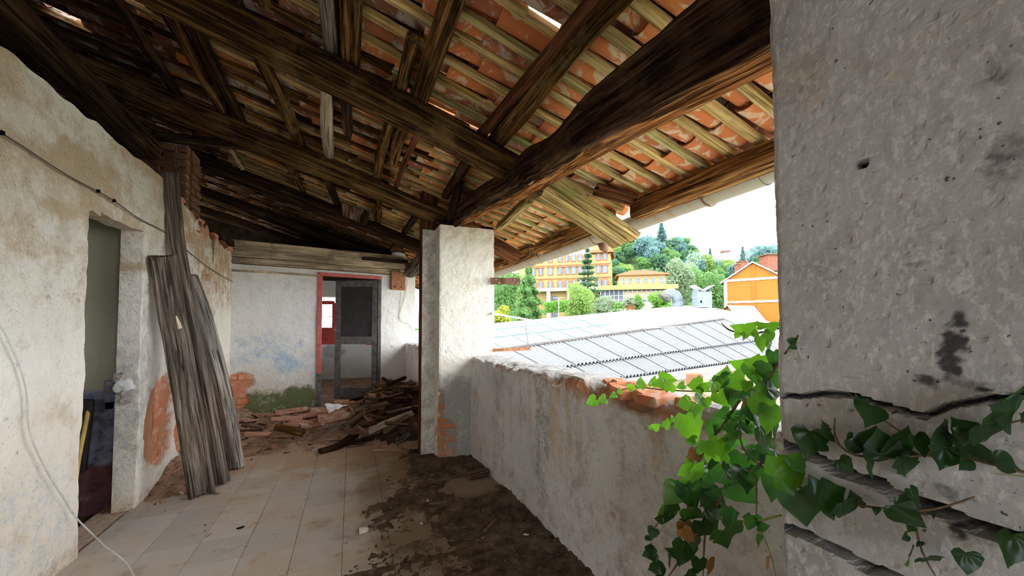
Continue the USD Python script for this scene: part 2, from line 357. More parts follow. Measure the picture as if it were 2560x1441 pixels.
simple('grey_metal', (.085, .105, .13), .6, .0, .1, 2)
def floor_mat():
    g = G(); p = g.pos(); r = g.attr('rest'); tone = g.noise(r, .45, 2)
    col = g.ramp(tone, [(.35, (.42, .375, .33)), (.65, (.50, .445, .39))])
    n = g.noise(p, 1.5, 6, .62); col = g.mix(g.m('multiply', g.step(n, .42, .62), .6), col, (.47, .35, .245))
    n2 = g.noise(p, 6, 8, .7); col = g.mix(g.m('multiply', g.step(n2, .56, .74), .5), col, (.25, .17, .105))
    sx = g.add('separate_xyz', 'x', vector=p).split('.')[0]
    d = g.m('add', g.m('subtract', f'{sx}.x', .05), g.m('multiply', g.m('subtract', g.noise(p, 2.2, 6, .65), .5), 1.9))
    col = g.mix(g.m('multiply', g.step(d, -.15, .45), .9), col, (.235, .17, .11))
    e = g.m('add', g.m('multiply', g.m('subtract', f'{sx}.y', 4.0), .8), g.m('multiply', g.m('subtract', g.noise(p, 3, 6, .65), .5), 2.0))
    col = g.mix(g.m('multiply', g.step(e, -.2, .6), .8), col, (.40, .27, .175))
    g.surf('floor_cement', col, .8, g.bump(g.m('add', n2, g.noise(p, 60, 3)), .004, .8), .3)
floor_mat()
def soil(name, c1, c2, c3, speck=(.62, .58, .5)):
    g = G(); p = g.pos(); n = g.noise(p, 9, 8, .7); col = g.ramp(n, [(.3, c1), (.5, c2), (.72, c3)])
    d = g.noise(p, 130, 2, .5); col = g.mix(g.step(d, .72, .75), col, speck)
    n2 = g.noise(p, 2.2, 5, .6); col = g.mix(g.m('multiply', g.step(n2, .5, .66), .5), col, c3)
    g.surf(name, col, .97, g.bump(g.m('add', n, g.noise(p, 60, 4, .7)), .03, 1.0), .1)
soil('dark_soil', (.075, .054, .036), (.165, .12, .08), (.29, .215, .145))
wood('wood_silver', [(.25, (.10, .088, .078)), (.5, (.30, .27, .245)), (.78, (.52, .48, .44))], crack=.75, bump=1.6)
soil('heap_dirt_shade', (.04, .027, .019), (.085, .058, .04), (.15, .10, .07), (.2, .15, .1))  # dirt whose dark tone also stands for shaded voids between the planks
soil('attic_shade', (.02, .014, .01), (.05, .035, .024), (.09, .065, .045), (.1, .08, .06))  # near-black stands for the attic shade on ceilings and closing walls
soil('red_rubble', (.22, .13, .09), (.46, .29, .205), (.62, .45, .34), (.6, .55, .48))
def leaf_mat(name, c, trans, dead=False):
    g = G(); r = g.attr('rest'); sx = g.add('separate_xyz', 'x', vector=r).split('.')[0]
    ang = g.m('arctan2', f'{sx}.y', g.m('add', f'{sx}.x', .02)); rib = g.m('cosine', g.m('multiply', ang, 6.0))
    vein = g.m('multiply', g.step(rib, .955, .995), .5)
    n = g.noise(g.pos(), 30, 4); col = g.ramp(n, [(.3, tuple(.75 * x for x in c)), (.7, tuple(1.25 * x for x in c))])
    col = g.mix(vein, col, tuple(min(1, 1.7 * x + .03) for x in c))
    nb = g.bump(rib, .0012, .6)
    a = g.add('principled_bsdf', 'BSDF', base_color=col, roughness=.33 if not dead else .9, specular_ior_level=.5, normal=nb)
    b = g.add('translucent_bsdf', 'BSDF', color=g.mix(vein, trans, tuple(.6 * x for x in trans)))
    g.done(name, g.add('mix_closure', 'closure', fac=.45, closure1=a, closure2=b))
leaf_mat('ivy_leaf_lit', (.030, .085, .018), (.22, .55, .02))
leaf_mat('ivy_leaf_shaded', (.016, .048, .016), (.06, .20, .02))  # lit and shaded copies of one leaf, chosen by how light falls
leaf_mat('ivy_leaf_dead', (.24, .115, .035), (.3, .14, .03), True)
simple('ivy_stem', (.17, .115, .06), .85, 0, .35, 40, .003)
simple('ivy_stem_young', (.22, .24, .07), .7, 0, .3, 40)
def foliage(name, c, trans=None, var=.5):
    g = G(); n = g.noise(g.pos(), .6, 3); rnd = g.add('geometry', 'random_per_island')
    col = g.ramp(rnd, [(0, tuple(x * (1 - var) for x in c)), (1, tuple(x * (1 + var) for x in c))])
    a = g.add('diffuse_bsdf', 'BSDF', color=col); b = g.add('translucent_bsdf', 'BSDF', color=trans or tuple(1.4 * x for x in c))
    g.done(name, g.add('mix_closure', 'closure', fac=.4, closure1=a, closure2=b))
# ================================================================== THE SETTING
X, Y, Z = np.eye(3)
def masks(**kw): return np.stack([np.clip(kw.get(k, 0), 0, 1) for k in 'rgb'], 1)
def mk3(r, g_, b, n):
    f = lambda a: np.broadcast_to(np.asarray(a, float), (n,))
    return np.stack([f(r), f(g_), f(b)], 1)
def blob(u, v, cu, cv, ru, rv, seed=0, soft=.35, amp=.5):
    P = np.stack([u * 4.3, v * 4.3, np.zeros_like(u)], -1)
    d = np.hypot((u - cu) / ru, (v - cv) / rv) + (fbm(P, 4, seed) - .5) * amp * 2
    return 1 - sstep(1 - soft, 1 + soft * .4, d)

def brick_field(parent, O, eu, ev, en, u0, u1, v0, v1, inside, seed, mat='brick_clay', L=.235, Hc=.062, joint=.013, depth=.05, proud=(.0, .008), label=None):
    """Bricks in running bond on a plane, each a part of its own; inside(u, v) says where the plaster is gone."""
    rr = random.Random(seed); M = np.stack([eu, ev, en], 1); row = 0; v = v0
    while v < v1:
        u = u0 - (L * .5 if row % 2 else 0)
        while u < u1:
            w = L * rr.uniform(.92, 1.0)
            a, b = max(u, u0), min(u + w, u1)
            if b - a > .03 and inside((a + b) / 2, v + Hc / 2):
                pr = rr.uniform(*proud); c = (a + b) / 2
                V, F = boxm((0, 0, 0), (b - a, Hc * rr.uniform(.9, 1), depth), rotm(rr.gauss(0, .01), rr.gauss(0, .01), rr.gauss(0, .012)), .006)
                V = V + (fbm(V * 22, 2, seed + row) - .5)[:, None] * .006
                W = O + eu * c + ev * (v + Hc / 2) + en * (pr - depth / 2) + V @ M.T
                mesh(parent, 'brick', W, F, mat, False, rest=V + rr.uniform(0, 60))
            u += L + joint
        v += Hc + joint; row += 1

# ---- floor: cement tiles, each a part, on a bed
floor = thing('floor', 'worn beige cement tile floor of the loggia, dusty and stained', kind='structure')
TS, TX0 = .283, float(gz(853, 1441)[0]); TY0 = float(gz(718, 1435)[1])
V, F = boxm((-.05, 2.2, -.062), (3.4, 11.2, .1)); mesh(floor, 'mortar_bed', V, F, 'mortar', rest=V)
n_t = 0
for i in range(-6, 6):
    for j in range(-4, 18):
        x0, y0 = TX0 + i * TS, TY0 + j * TS
        x1, y1 = x0 + TS, y0 + TS
        x0, x1 = max(x0, -1.54), min(x1, 1.3)
        if x1 - x0 < .03: continue
        if y0 > 7.1: continue
        V, F = boxm(((x0 + x1) / 2, (y0 + y1) / 2, -.012), (x1 - x0 - .002, y1 - y0 - .002, .024), rotm(R.gauss(0, .003), R.gauss(0, .003), 0), .0018)
        V[:, 2] += R.gauss(0, .0008)
        mesh(floor, 'floor_tile', V, F, 'floor_cement', False, rest=V * .3 + R.uniform(0, 90)); n_t += 1
V, F, *_ = sheet((-1.6, -3.3, -.004), X, Y, np.array([0, 3.0]), np.array([0, 3.3 + TY0 - 4 * TS])); mesh(floor, 'screed', V, F, 'floor_cement', rest=V)
V, F, *_ = sheet((-1.75, 3.1, -.06), X, Y, np.array([0, .25]), np.array([0, .9])); mesh(floor, 'threshold', V, F, 'dark_soil', rest=V)

# ---- left wall: two stretches, doorway in the near one
wl = thing('wall_left', 'old limewashed left wall of the loggia with peeling plaster and bare brick', kind='structure')
def left_masks(u, v, P):
    x, y, z = P[:, 0], P[:, 1], P[:, 2]
    nz = fbm(np.stack([y * 1.6 + z * 1.2, z * 4, y * 0], 1), 4, 3)
    r = .30 * sstep(1.0, 2.0, z) + .55 * sstep(1.3, 2.5, z) * sstep(.32, .62, nz) + .5 * sstep(.56, .66, fbm(np.stack([y * 2.2, z * 3.5, y * 0], 1), 4, 8)) * sstep(.8, 1.8, z)  # stains, plus a warm tint upward standing for bounce off the tiles
    br = np.maximum.reduce([blob(y, z, 4.30, .62, .34, .42, 5), blob(y, z, 5.6, .95, .16, .28, 6), blob(y, z, 5.15, .45, .55, .5, 7)]) * (y > 4.0)
    soot_and_shade = np.zeros_like(y)
    cem = .55 * blob(y, z, 3.95, .9, .12, .9, 11)
    b = .27 * blob(y, z, 2.6, .25, 1.5, .55, 4)  # bluish tint low on the wall puts sky light into the colour
    r = np.maximum(r, .6 * (1 - sstep(.0, .16, z + (nz - .5) * .15)))
    pink = .35 * sstep(4.25, 4.6, y) * sstep(1.3, 1.9, z)
    return mk3(r, 0, b, len(y)), mk3(np.maximum(br, pink), soot_and_shade, cem, len(y)), br
hole_y0, hole_y1, hole_z = 3.205, 3.875, 2.125
O = np.array([-1.52, -3.2, 0.0])
us = samples(0, 7.42, .03, (hole_y0 + 3.2, hole_y1 + 3.2)); us = us[(us >= 4.2) | (np.arange(len(us)) % 6 == 0)]
vs = samples(-.12, 2.7, .03, (hole_z,))
def disp_l(U, V):
    P = np.stack([U * 0, U, V], -1)
    return (fbm(P * 2.3, 4, 21) - .5) * .035 + (fbm(P * 9, 4, 22) - .5) * .016 - .035 * sstep(.3, .8, np.maximum(blob(U - 3.2, V, 4.30, .62, .34, .42, 5), 0)) * (U > 7.2)
top_l = lambda u: 2.70 + (meshkit.noise(np.stack([u * 9, u * 0, u * 0], 1), 4) - .5) * .035 - .02 * np.clip(u - 5.7, 0, 9)
V, F, uu, vv = shell_wall(O, Y, Z, X, us, vs, .135, [(hole_y0 + 3.2, hole_y1 + 3.2, -.2, hole_z)], disp_l, top_l)
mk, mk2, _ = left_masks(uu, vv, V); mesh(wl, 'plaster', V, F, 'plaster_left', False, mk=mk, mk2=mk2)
# far stretch leans outwards a little
A, B = np.array([-1.52, 4.22, 0]), np.array([-1.70, 7.05, 0])
eu2 = unit(B - A); en2 = np.array([eu2[1], -eu2[0], 0]); Lw = np.linalg.norm(B - A)
us = samples(0, Lw, .03, (1.16, 1.60)); vs = samples(-.05, 2.72, .03, (2.02,))
def disp_l2(U, V):
    P = np.stack([U, V, U * 0], -1)
    yy = U + 4.22
    br = np.maximum.reduce([blob(yy, V, 4.30, .62, .34, .42, 5), blob(yy, V, 5.6, .95, .16, .28, 6), blob(yy, V, 5.15, .45, .55, .5, 7)])
    niche = (U > 1.16) & (U < 1.60) & (V < 2.02) & (V > .9)
    return (fbm(P * 2.5, 4, 31) - .5) * .05 + (fbm(P * 9, 4, 32) - .5) * .02 - .035 * sstep(.3, .8, br) - .16 * niche
top_2 = lambda u: 2.66 - .10 * sstep(.25, .9, u) - .06 * sstep(1.0, 2.6, u) + (meshkit.noise(np.stack([u * 8, u * 0, u * 0], 1), 9) - .5) * .11
V, F, uu, vv = shell_wall(A, eu2, Z, en2, us, vs, .20, (), disp_l2, top_2)
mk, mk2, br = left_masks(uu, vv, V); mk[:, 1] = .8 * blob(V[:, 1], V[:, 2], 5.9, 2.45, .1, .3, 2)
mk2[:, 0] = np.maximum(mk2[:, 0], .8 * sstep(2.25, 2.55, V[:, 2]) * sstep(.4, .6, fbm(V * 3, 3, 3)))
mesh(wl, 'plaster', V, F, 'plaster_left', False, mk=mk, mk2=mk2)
brk = lambda u, v: max(blob(np.array([u + 4.22]), np.array([v]), 4.30, .62, .34, .42, 5)[0], blob(np.array([u + 4.22]), np.array([v]), 5.6, .95, .16, .28, 6)[0], blob(np.array([u + 4.22]), np.array([v]), 5.15, .45, .55, .5, 7)[0]) > .55
brick_field(wl, A, eu2, Z, en2, 0, 1.9, .04, 1.35, brk, 41, proud=(-.034, -.022), joint=.009)
# ragged clay at the wall head
for k in range(34):
    u = R.uniform(.3, Lw - .1); s = R.uniform(.05, .12)
    V, F = lump(A + eu2 * u + Z * (float(top_2(np.array([u]))[0]) + .005) - en2 * R.uniform(.02, .25), (s * 1.5, s * 1.6, s * .7), 300 + k, 1)
    mesh(wl, 'brick', V, F, 'brick_dark' if k % 2 else 'brick_clay', False, rest=V * .5 + k)

# ---- room behind the doorway: olive walls, blue-grey dado, maroon skirting
wrn = thing('wall_side_room', 'olive and blue-grey painted wall of the dim side room', kind='structure')
us, vs = samples(0, 2.55, .05), samples(-.1, 2.6, .04)
V, F, uu, vv = sheet((-4.2, 4.03, 0), X, Z, us, vs, lambda U, V: (fbm(np.stack([U, V, U * 0], -1) * 3, 3, 5) - .5) * .03, -Y)
mk = mk3(.25, 0, 0, len(V))
g = G(); p = g.pos(); sx = g.add('separate_xyz', 'x', vector=p).split('.')[0]; n = g.noise(p, 7, 6, .65)
zz = g.m('add', f'{sx}.z', g.m('multiply', g.m('subtract', n, .5), .10))
olive = g.ramp(g.noise(p, 2.2, 5), [(.3, (.58, .57, .42)), (.7, (.50, .50, .36))])
blue = g.ramp(g.noise(p, 8, 7, .7), [(.38, (.12, .12, .14)), (.5, (.27, .28, .40)), (.66, (.36, .38, .50))])
maroon = g.ramp(g.noise(p, 12, 6, .7), [(.35, (.10, .05, .06)), (.6, (.20, .09, .10)), (.75, (.26, .20, .22))])
col = g.mix(g.step(zz, .86, .92), g.mix(g.step(zz, .30, .34), maroon, blue), olive)
g.surf('side_room_paint', col, .85, g.bump(n, .01, .6), .2)
mesh(wrn, 'painted_plaster', V, F, 'side_room_paint', False)
V, F = boxm((-2.95, 1.0, -.08), (2.65, 7.0, .04)); mesh('/World', 'floor', V, F, 'dark_soil', label='bare dark floor of the side room', kind='structure')
wrb = thing('wall_side_room', 'rear wall of the side room with a window opening', kind='structure')
V, F, uu, vv = shell_wall(np.array([-4.3, -2.4, 0]), Y, Z, X, samples(0, 6.8, .4, (3.2, 4.6)), samples(0, 2.6, .3, (1.0, 2.1)), .25, [(3.2, 4.6, 1.0, 2.1)])
mesh(wrb, 'painted_plaster', V, F, 'side_room_paint')
V, F = boxm((-3.0, -2.4, 1.25), (2.6, .2, 2.7)); mesh('/World', 'wall_side_room', V, F, 'side_room_paint', label='near end wall of the side room', kind='structure')
V, F = boxm((-3.02, 2.4, 2.64), (2.72, 9.8, .08)); mesh('/World', 'ceiling', V, F, 'attic_shade', label='plank and plaster ceiling of the side room', kind='structure', mk=mk3(0, 0, 0, 8), mk2=mk3(0, 0, 0, 8))
# attic closures: ridge wall and gable, coloured dark to stand for attic shade
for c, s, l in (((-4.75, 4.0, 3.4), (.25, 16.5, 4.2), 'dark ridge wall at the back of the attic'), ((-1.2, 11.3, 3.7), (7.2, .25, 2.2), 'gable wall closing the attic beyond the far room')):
    V, F = boxm(c, s); mesh('/World', 'wall_attic', V, F, 'attic_shade', label=l, kind='structure', mk=mk3(.3, 0, 0, 8), mk2=mk3(0, .3, 0, 8))

V, F, uu, vv = shell_wall(np.array([-4.8, -3.35, 0]), X, Z, Y, samples(0, 6.3, .5, (3.3, 4.9)), samples(0, 4.6, .5, (.95, 2.3)), .25, [(3.3, 4.9, .95, 2.3)])  # opening behind the viewer is added so sky light brightens the loggia
mesh('/World', 'wall_attic', V, F, 'plaster_room', label='end wall of the loggia behind the viewer, its opening added to let light in', kind='structure', mk=mk3(.3, 0, 0, len(V)), mk2=mk3(0, 0, 0, len(V)))

# ---- far wall with the door opening
PL = np.array([-1.72, 7.0, 0]); fu = unit(np.array([2.6, .49, 0])); fn = np.array([fu[1], -fu[0], 0.])
def fw(px, py):
    p = on(px, py, fn, fn @ PL); return float((p - PL) @ fu), float(p[2])
wf = thing('wall_far', 'whitewashed end wall with blue wash, green moss and a brick patch around the door opening', kind='structure')
du0, du1 = fw(794, 800)[0], fw(952, 800)[0]; dz = fw(870, 686)[1]
ue = fw(1038, 750)[0]; zt = fw(700, 668)[1]
us, vs = samples(0, ue, .028, (du0, du1)), samples(-.05, zt, .028, (dz,))
c_br = fw(605, 955); c_ms = fw(745, 985); c_ms2 = fw(650, 1000); c_bl = fw(735, 905); c_bl2 = fw(650, 870)
def far_br(U, V): return np.maximum(blob(U, V, c_br[0] - .02, c_br[1], .19, .16, 12, .3, .3), blob(U, V, c_br[0] - .05, c_br[1] - .25, .14, .22, 13, .3, .3))
def disp_f(U, V):
    P = np.stack([U, V, U * 0], -1)
    return (fbm(P * 2.2, 4, 41) - .5) * .03 + (fbm(P * 12, 3, 42) - .5) * .012 - .028 * sstep(.3, .8, far_br(U, V))
V, F, uu, vv = shell_wall(PL, fu, Z, fn, us, vs, .22, [(du0, du1, -.2, dz)], disp_f)
nzv = fbm(np.stack([uu * 3, vv * 3, uu * 0], 1), 4, 4)
moss = np.maximum(.95 * blob(uu, vv, c_ms[0], c_ms[1] - .12, .34, .30, 21, .5, .3), .85 * blob(uu, vv, c_ms2[0] + .1, .1, .6, .30, 22, .5, .3)) * (uu < du0)
blue = np.maximum(.75 * blob(uu, vv, c_bl[0], c_bl[1] - .03, .40, .24, 23, .9, .8), .5 * blob(uu, vv, c_bl2[0] + .1, c_bl2[1], .75, .35, 24, .9, .6)) * (uu < du0)
pier = uu > du1
stain = np.where(pier, .30 * sstep(2.0, 2.3, vv), .45 * (1 - sstep(.35, .7, vv)) * sstep(.3, .6, nzv) + .25 * sstep(1.9, 2.2, vv))
br = far_br(uu, vv) * ~pier
mesh(wf, 'plaster', V, F, 'plaster_far', False, mk=mk3(stain, moss, blue, len(uu)), mk2=mk3(br, 0, 0, len(uu)))
brick_field(wf, PL, fu, Z, fn, 0.0, .55, .1, .85, lambda u, v: far_br(np.array([u]), np.array([v]))[0] > .5, 51, proud=(-.027, -.016), L=.25, Hc=.085, joint=.010)
# plaster lath band and boards over the wall
bz0, bz1, bz2 = fw(700, 667)[1], fw(700, 651)[1], fw(700, 611)[1]
for (z0, z1, pr, u1, lb) in ((bz1, bz2, .05, fw(1010, 630)[0], 'wide weathered pine board across the top of the far wall'), (bz0 + .005, bz1 - .004, .03, fw(1000, 660)[0], 'narrow pine board just under the wide one on the far wall')):
    V, F, Rr = loft([PL + fu * .0 + fn * (pr - .06) + Z * (z0 + z1) / 2, PL + fu * u1 + fn * (pr - .06) + Z * (z0 + z1) / 2 ], .12, z1 - z0, Z, 14, 24, .1, .003, seed=61 + int(z0 * 10))
    mesh('/World', 'wall_board', V, F, 'wood_board', True, rest=Rr, label=lb, cat='board')
z0 = fw(700, 684)[1]
V, F, Rr = loft([PL + fn * .012 + Z * z0, PL + fu * (du0 + .02) + fn * .012 + Z * z0], .04, .03, Z, 8, 12, .06, .006, seed=66)
mesh('/World', 'trim_1', V, F, 'wood_board', True, rest=Rr, label='thin grey lath along the top of the far wall plaster', kind='structure')

# ---- door in the far wall
door = thing('door_1', 'dark half-open door with a missing lower panel in a red painted frame', kind='structure')
fr = lambda u, d, z: PL + fu * u + fn * d + Z * z
def bar(parent, name, a, b, w, h, mat, up=Z, n=12, seed=0, label=None):
    V, F, Rr = loft([a, b], w, h, up, n, 16, .15, .0015, seed=seed); return mesh(parent, name, V, F, mat, True, label=label, rest=Rr)
bar(door, 'door_frame', fr(du0 + .03, .0, dz * .26), fr(du0 + .03, .0, dz), .07, .07, 'red_faded', X, label='faded red upper part of the frame post')
bar(door, 'door_frame', fr(du0 + .03, .0, 0), fr(du0 + .03, .0, dz * .26), .072, .072, 'door_grey', X, label='grey lower part of the frame post')
bar(door, 'door_frame', fr(du1 - .02, -.02, 0), fr(du1 - .02, -.02, dz), .05, .06, 'door_grey', X)
bar(door, 'door_frame', fr(du0, .0, dz - .03), fr(du1, .0, dz - .03), .07, .055, 'red_faded')
ang = math.radians(38); hd = -fu * math.cos(ang) - fn * math.sin(ang); hn = np.cross(Z, hd)
HO = fr(du1 - .05, -.03, 0); LW = .80; zt_d = dz - .07
lp = lambda s, z: HO + hd * s + Z * z
bar(door, 'stile', lp(.05, .06), lp(.05, zt_d), .10, .045, 'door_grey', hn, seed=3)
bar(door, 'stile', lp(LW - .05, .06), lp(LW - .05, zt_d), .10, .045, 'door_grey', hn, seed=4)
bar(door, 'rail', lp(.1, zt_d - .06), lp(LW - .1, zt_d - .06), .12, .045, 'door_grey', hn, seed=5)
bar(door, 'rail', lp(.1, 1.13), lp(LW - .1, 1.13), .13, .045, 'door_grey', hn, seed=6)
bar(door, 'rail', lp(.1, .17), lp(LW - .1, .17), .22, .045, 'door_grey', hn, seed=7)
V, F = boxm((0, 0, 0), (LW - .18, .016, zt_d - 1.28), None, .004)
V = V @ np.stack([hd, hn, Z], 1).T + lp(LW / 2, (zt_d + 1.08) / 2 + .02); mesh(door, 'upper_panel', V, F, 'door_paint', rest=V)
V, F = boxm(lp(.16, 1.06), (.10, .03, .02)); mesh(door, 'panel_remnant', V, F, 'red_paint', rest=V, label='sliver of red panel under the middle rail')
V, F = lump(lp(LW - .05, 1.17) + hn * .04, (.03, .05, .03), 4, 1); mesh(door, 'door_handle', V, F, 'door_grey', rest=V)

# ---- room beyond the door
RB = 11.0
wb = thing('wall_back', 'white back wall of the far room with an arched window recess', kind='structure')
wx0, wx1 = -1.35, float(gy(849, 800, RB)[0]); wz0, wz1 = float(gy(820, 862, RB)[2]), float(gy(820, 742, RB)[2])
us, vs = samples(-1.9, 1.3, .05, (wx0, wx1)), samples(0, 2.62, .05, (wz0, wz1))
V, F, uu, vv = shell_wall(np.array([0, RB, 0]), X, Z, -Y, us, vs, .38, [(wx0, wx1, wz0, wz1)], lambda U, V: (fbm(np.stack([U, V, U * 0], -1) * 3, 3, 5) - .5) * .02)
pit = .9 * blob(uu, vv, wx1 - .12, wz0 - .18, .32, .16, 3) ; dk = .7 * blob(uu, vv, wx1 + .02, wz0 - .05, .06, .35, 6)
mesh(wb, 'plaster', V, F, 'plaster_room', False, mk=mk3(np.maximum(dk, .2 * (1 - sstep(.2, .8, vv))), 0, 0, len(uu)), mk2=mk3(dk * .5, .0, pit, len(uu)))
V, F = boxm((1.28 - .45, 9.45, 1.41), (.25, 3.4, 2.86)); mesh('/World', 'wall_back_right', V, F, 'plaster_room', label='white right wall of the far room', kind='structure', mk=mk3(.15, 0, 0, 8), mk2=mk3(0, 0, 0, 8))
V, F, uu, vv = shell_wall(np.array([-2.05, 7.1, 0]), Y, Z, X, samples(0, 4.3, .4, (1.2, 3.4)), samples(0, 2.62, .4, (.7, 2.2)), .25, [(1.2, 3.4, .7, 2.2)])  # unseen opening, sized to bring more sky light into the far room
mesh('/World', 'wall_back_left', V, F, 'plaster_room', label='left wall of the far room with an opening added to brighten it', kind='structure', mk=mk3(.15, 0, 0, len(V)), mk2=mk3(0, 0, 0, len(V)))
V, F = boxm((-.5, 9.25, 2.60), (2.9, 3.9, .06)); mesh('/World', 'ceiling', V, F, 'attic_shade', label='boarded ceiling of the far room, coloured dark for the attic shade', kind='structure', mk=mk3(.1, 0, 0, 8), mk2=mk3(0, 0, 0, 8))
V, F, uu, vv = sheet((-2.0, 7.1, .0), X, Y, samples(0, 3.2, .08), samples(0, 4.2, .08), lambda U, V: (fbm(np.stack([U, V, U * 0], -1) * 5, 4, 6)) * .05, Z)
mesh('/World', 'floor', V, F, 'red_rubble', False, label='dusty debris-strewn floor of the far room', kind='structure')
win = thing('window_1', 'red framed casement window in the back wall of the far room', kind='structure')
wq = lambda px, py: gy(px, py, RB + .2)
pz1, pz0 = wq(815, 757)[2], wq(815, 824)[2]; sz0 = wq(815, 860)[2]; px1, px0 = wq(836, 800)[0], -1.25
for (a, b, w) in (((px0, pz1), (px1, pz1), .09), ((px0, pz0), (px1, pz0), .09), ((px1, pz0), (px1, pz1), .11), ((px0, pz0), (px0, pz1), .11)):
    bar(win, 'window_frame', np.array([a[0], RB + .2, a[1]]), np.array([b[0], RB + .2, b[1]]), w, .05, 'red_paint', Y)
zb = wq(815, 792)[2]; bar(win, 'glazing_bar', np.array([px0, RB + .2, zb]), np.array([px1, RB + .2, zb]), .02, .02, 'white_plastic', Y)
V, F = boxm(((px0 + px1) / 2, RB + .17, (pz0 + sz0) / 2 - .02), (px1 - px0 + .08, .04, pz0 - sz0), None, .01); mesh(win, 'lower_panel', V, F, 'red_paint', rest=V)
g = G(); fr_ = g.add('fresnel', 'fac', IOR=1.45); t = g.add('transparent_bsdf', 'BSDF', color=(.93, .96, .95)); gl = g.add('glossy_bsdf', 'BSDF', color=(1., 1., 1.), roughness=.04)
g.done('pane_glass', g.add('mix_closure', 'closure', fac=fr_, closure1=t, closure2=gl))
V, F = boxm(((px0 + px1) / 2, RB + .2, (pz0 + pz1) / 2), (px1 - px0 - .1, .004, pz1 - pz0 - .08)); mesh(win, 'pane', V, F, 'pane_glass', rest=V)
# blue bag and pale scraps by the back of the far room
c = gz(878, 930, .03)
V, F = lump(c + np.array([-.02, 0, .20]), (.5, .26, .42), 5, 3, .35, rotm(0, .7, .2)); mesh('/World', 'plastic_sack', V, F, 'blue_plastic', 40, rest=V, label='crumpled blue plastic sack on the floor of the far room', cat='sack')
V, F = lump(c + np.array([.50, .12, .17]), (.50, .22, .15), 9, 3, .3, rotm(0, .15, 0)); mesh('/World', 'white_sack', V, F, 'white_plastic', 40, rest=V, label='dirty white sack lying behind the blue one in the far room', cat='sack')
for k in range(5):
    V, F = lump(c + np.array([R.uniform(.0, .55), R.uniform(-.2, .05), .06]), (R.uniform(.12, .3), .15, .12), 20 + k, 2, .4)
    mesh('/World', 'rubble_lump', V, F, 'grey_stone', False, rest=V, label='grey rubble lump heaped under the sacks in the far room', cat='rubble', group='rubble under the sacks')

# ---- parapet (right wall) in two stretches
wr = thing('wall_right', 'low rough grey parapet wall with a broken mortar top', kind='structure')
def parapet(y0, y1, xin, seed, res, name):
    ys = samples(y0, y1, res); w = .33; H = 1.07
    prof = [(0, z) for z in samples(-.05, H - .03, .03)] + [(.012, H - .008), (.03, H)] + [(x, H) for x in samples(.06, w - .03, .04)] + [(w, H - .02), (w, .5), (w, -3.0)]
    prof = np.array(prof); n = len(prof)
    Vg = np.zeros((len(ys), n, 3))
    for i, y in enumerate(ys): Vg[i, :, 0] = xin(y) + prof[:, 0]; Vg[i, :, 1] = y; Vg[i, :, 2] = prof[:, 1]
    Q = Vg.reshape(-1, 3); d = (fbm(Q * 2.0, 4, seed) - .5) * .035 + (fbm(Q * 11, 4, seed + 1) - .5) * .016
    nrm = np.zeros_like(Q); pp = np.tile(prof, (len(ys), 1)); onf = pp[:, 0] < .01; onb = pp[:, 0] > w - .01
    nrm[onf, 0] = -1; nrm[onb, 0] = 1; nrm[~onf & ~onb, 2] = 1
    edge = np.exp(-((pp[:, 0] - .0) ** 2 + (pp[:, 1] - H) ** 2) / (2 * .06 ** 2))
    chip = sstep(.45, .75, fbm(np.stack([Q[:, 1] * 5, Q[:, 0] * 5, Q[:, 2] * 5], 1), 4, seed + 2))
    Q = Q + nrm * d[:, None]; Q[:, 0] += edge * chip * .045; Q[:, 2] -= edge * chip * .05
    Q[:, 2] += (pp[:, 0] > .02) * (pp[:, 1] > .9) * ((fbm(Q * 6, 4, seed + 3) - .5) * .05)
    idx = np.arange(len(Q)).reshape(len(ys), n)
    F = np.stack([idx[:-1, :-1], idx[:-1, 1:], idx[1:, 1:], idx[1:, :-1]], -1).reshape(-1, 4)
    for e in (0, -1):
        q = idx[e]; F = np.vstack([F, [[q[0], q[j], q[j + 1], q[j + 1]] for j in range(1, n - 1)]])
    z, y = Q[:, 2], Q[:, 1]
    top = (pp[:, 0] > .02) & (pp[:, 1] > .9)
    run = fbm(np.stack([y * 17, z * .7, y * 0], 1), 5, seed + 6)
    run2 = fbm(np.stack([y * 5, z * .35, y * 0], 1), 4, seed + 9)
    r = np.where(top, .1, .58 * sstep(.50, .66, run) * sstep(.05, .7, z) * (y > 1.2))
    gm = .36 * sstep(.58, .68, run2) * sstep(.0, .3, z) * (y > 2.2)
    b = .40 * sstep(.50, .70, fbm(np.stack([y * 15 + 3, z * .8, y * 0], 1), 4, seed + 7)) * sstep(.2, .6, z) * (y > 1.4)
    pink = .26 * (1 - sstep(.25, .50, z + .25 * (y - 2.4) * (y < 2.9))) 
    redge = edge * np.where((y > 1.1) & (y < 2.1), 1.0, .55) * (sstep(.35, .6, run2) * .6 + .4)
    grey = np.where(top, .75, .35 * sstep(.5, .62, run2))
    dark_edges = .35 * edge + .2 * (1 - sstep(0, .1, z))  # darker along the top arris and toward the foot
    mesh(wr, name, Q, F, 'plaster_parapet', False, mk=mk3(r, gm, b, len(Q)), mk2=mk3(np.maximum(redge * (~top | (y < 2.0)), pink), dark_edges, grey, len(Q)))
xin = lambda y: 1.262 - .06 * (y - .8) / 3.2
parapet(.3, 4.10, xin, 71, .022, 'plaster')
parapet(-3.3, .35, xin, 73, .1, 'plaster')
parapet(4.45, 7.9, lambda y: 1.175 - .235 * (y - 4.5) / 3.0, 72, .04, 'plaster')
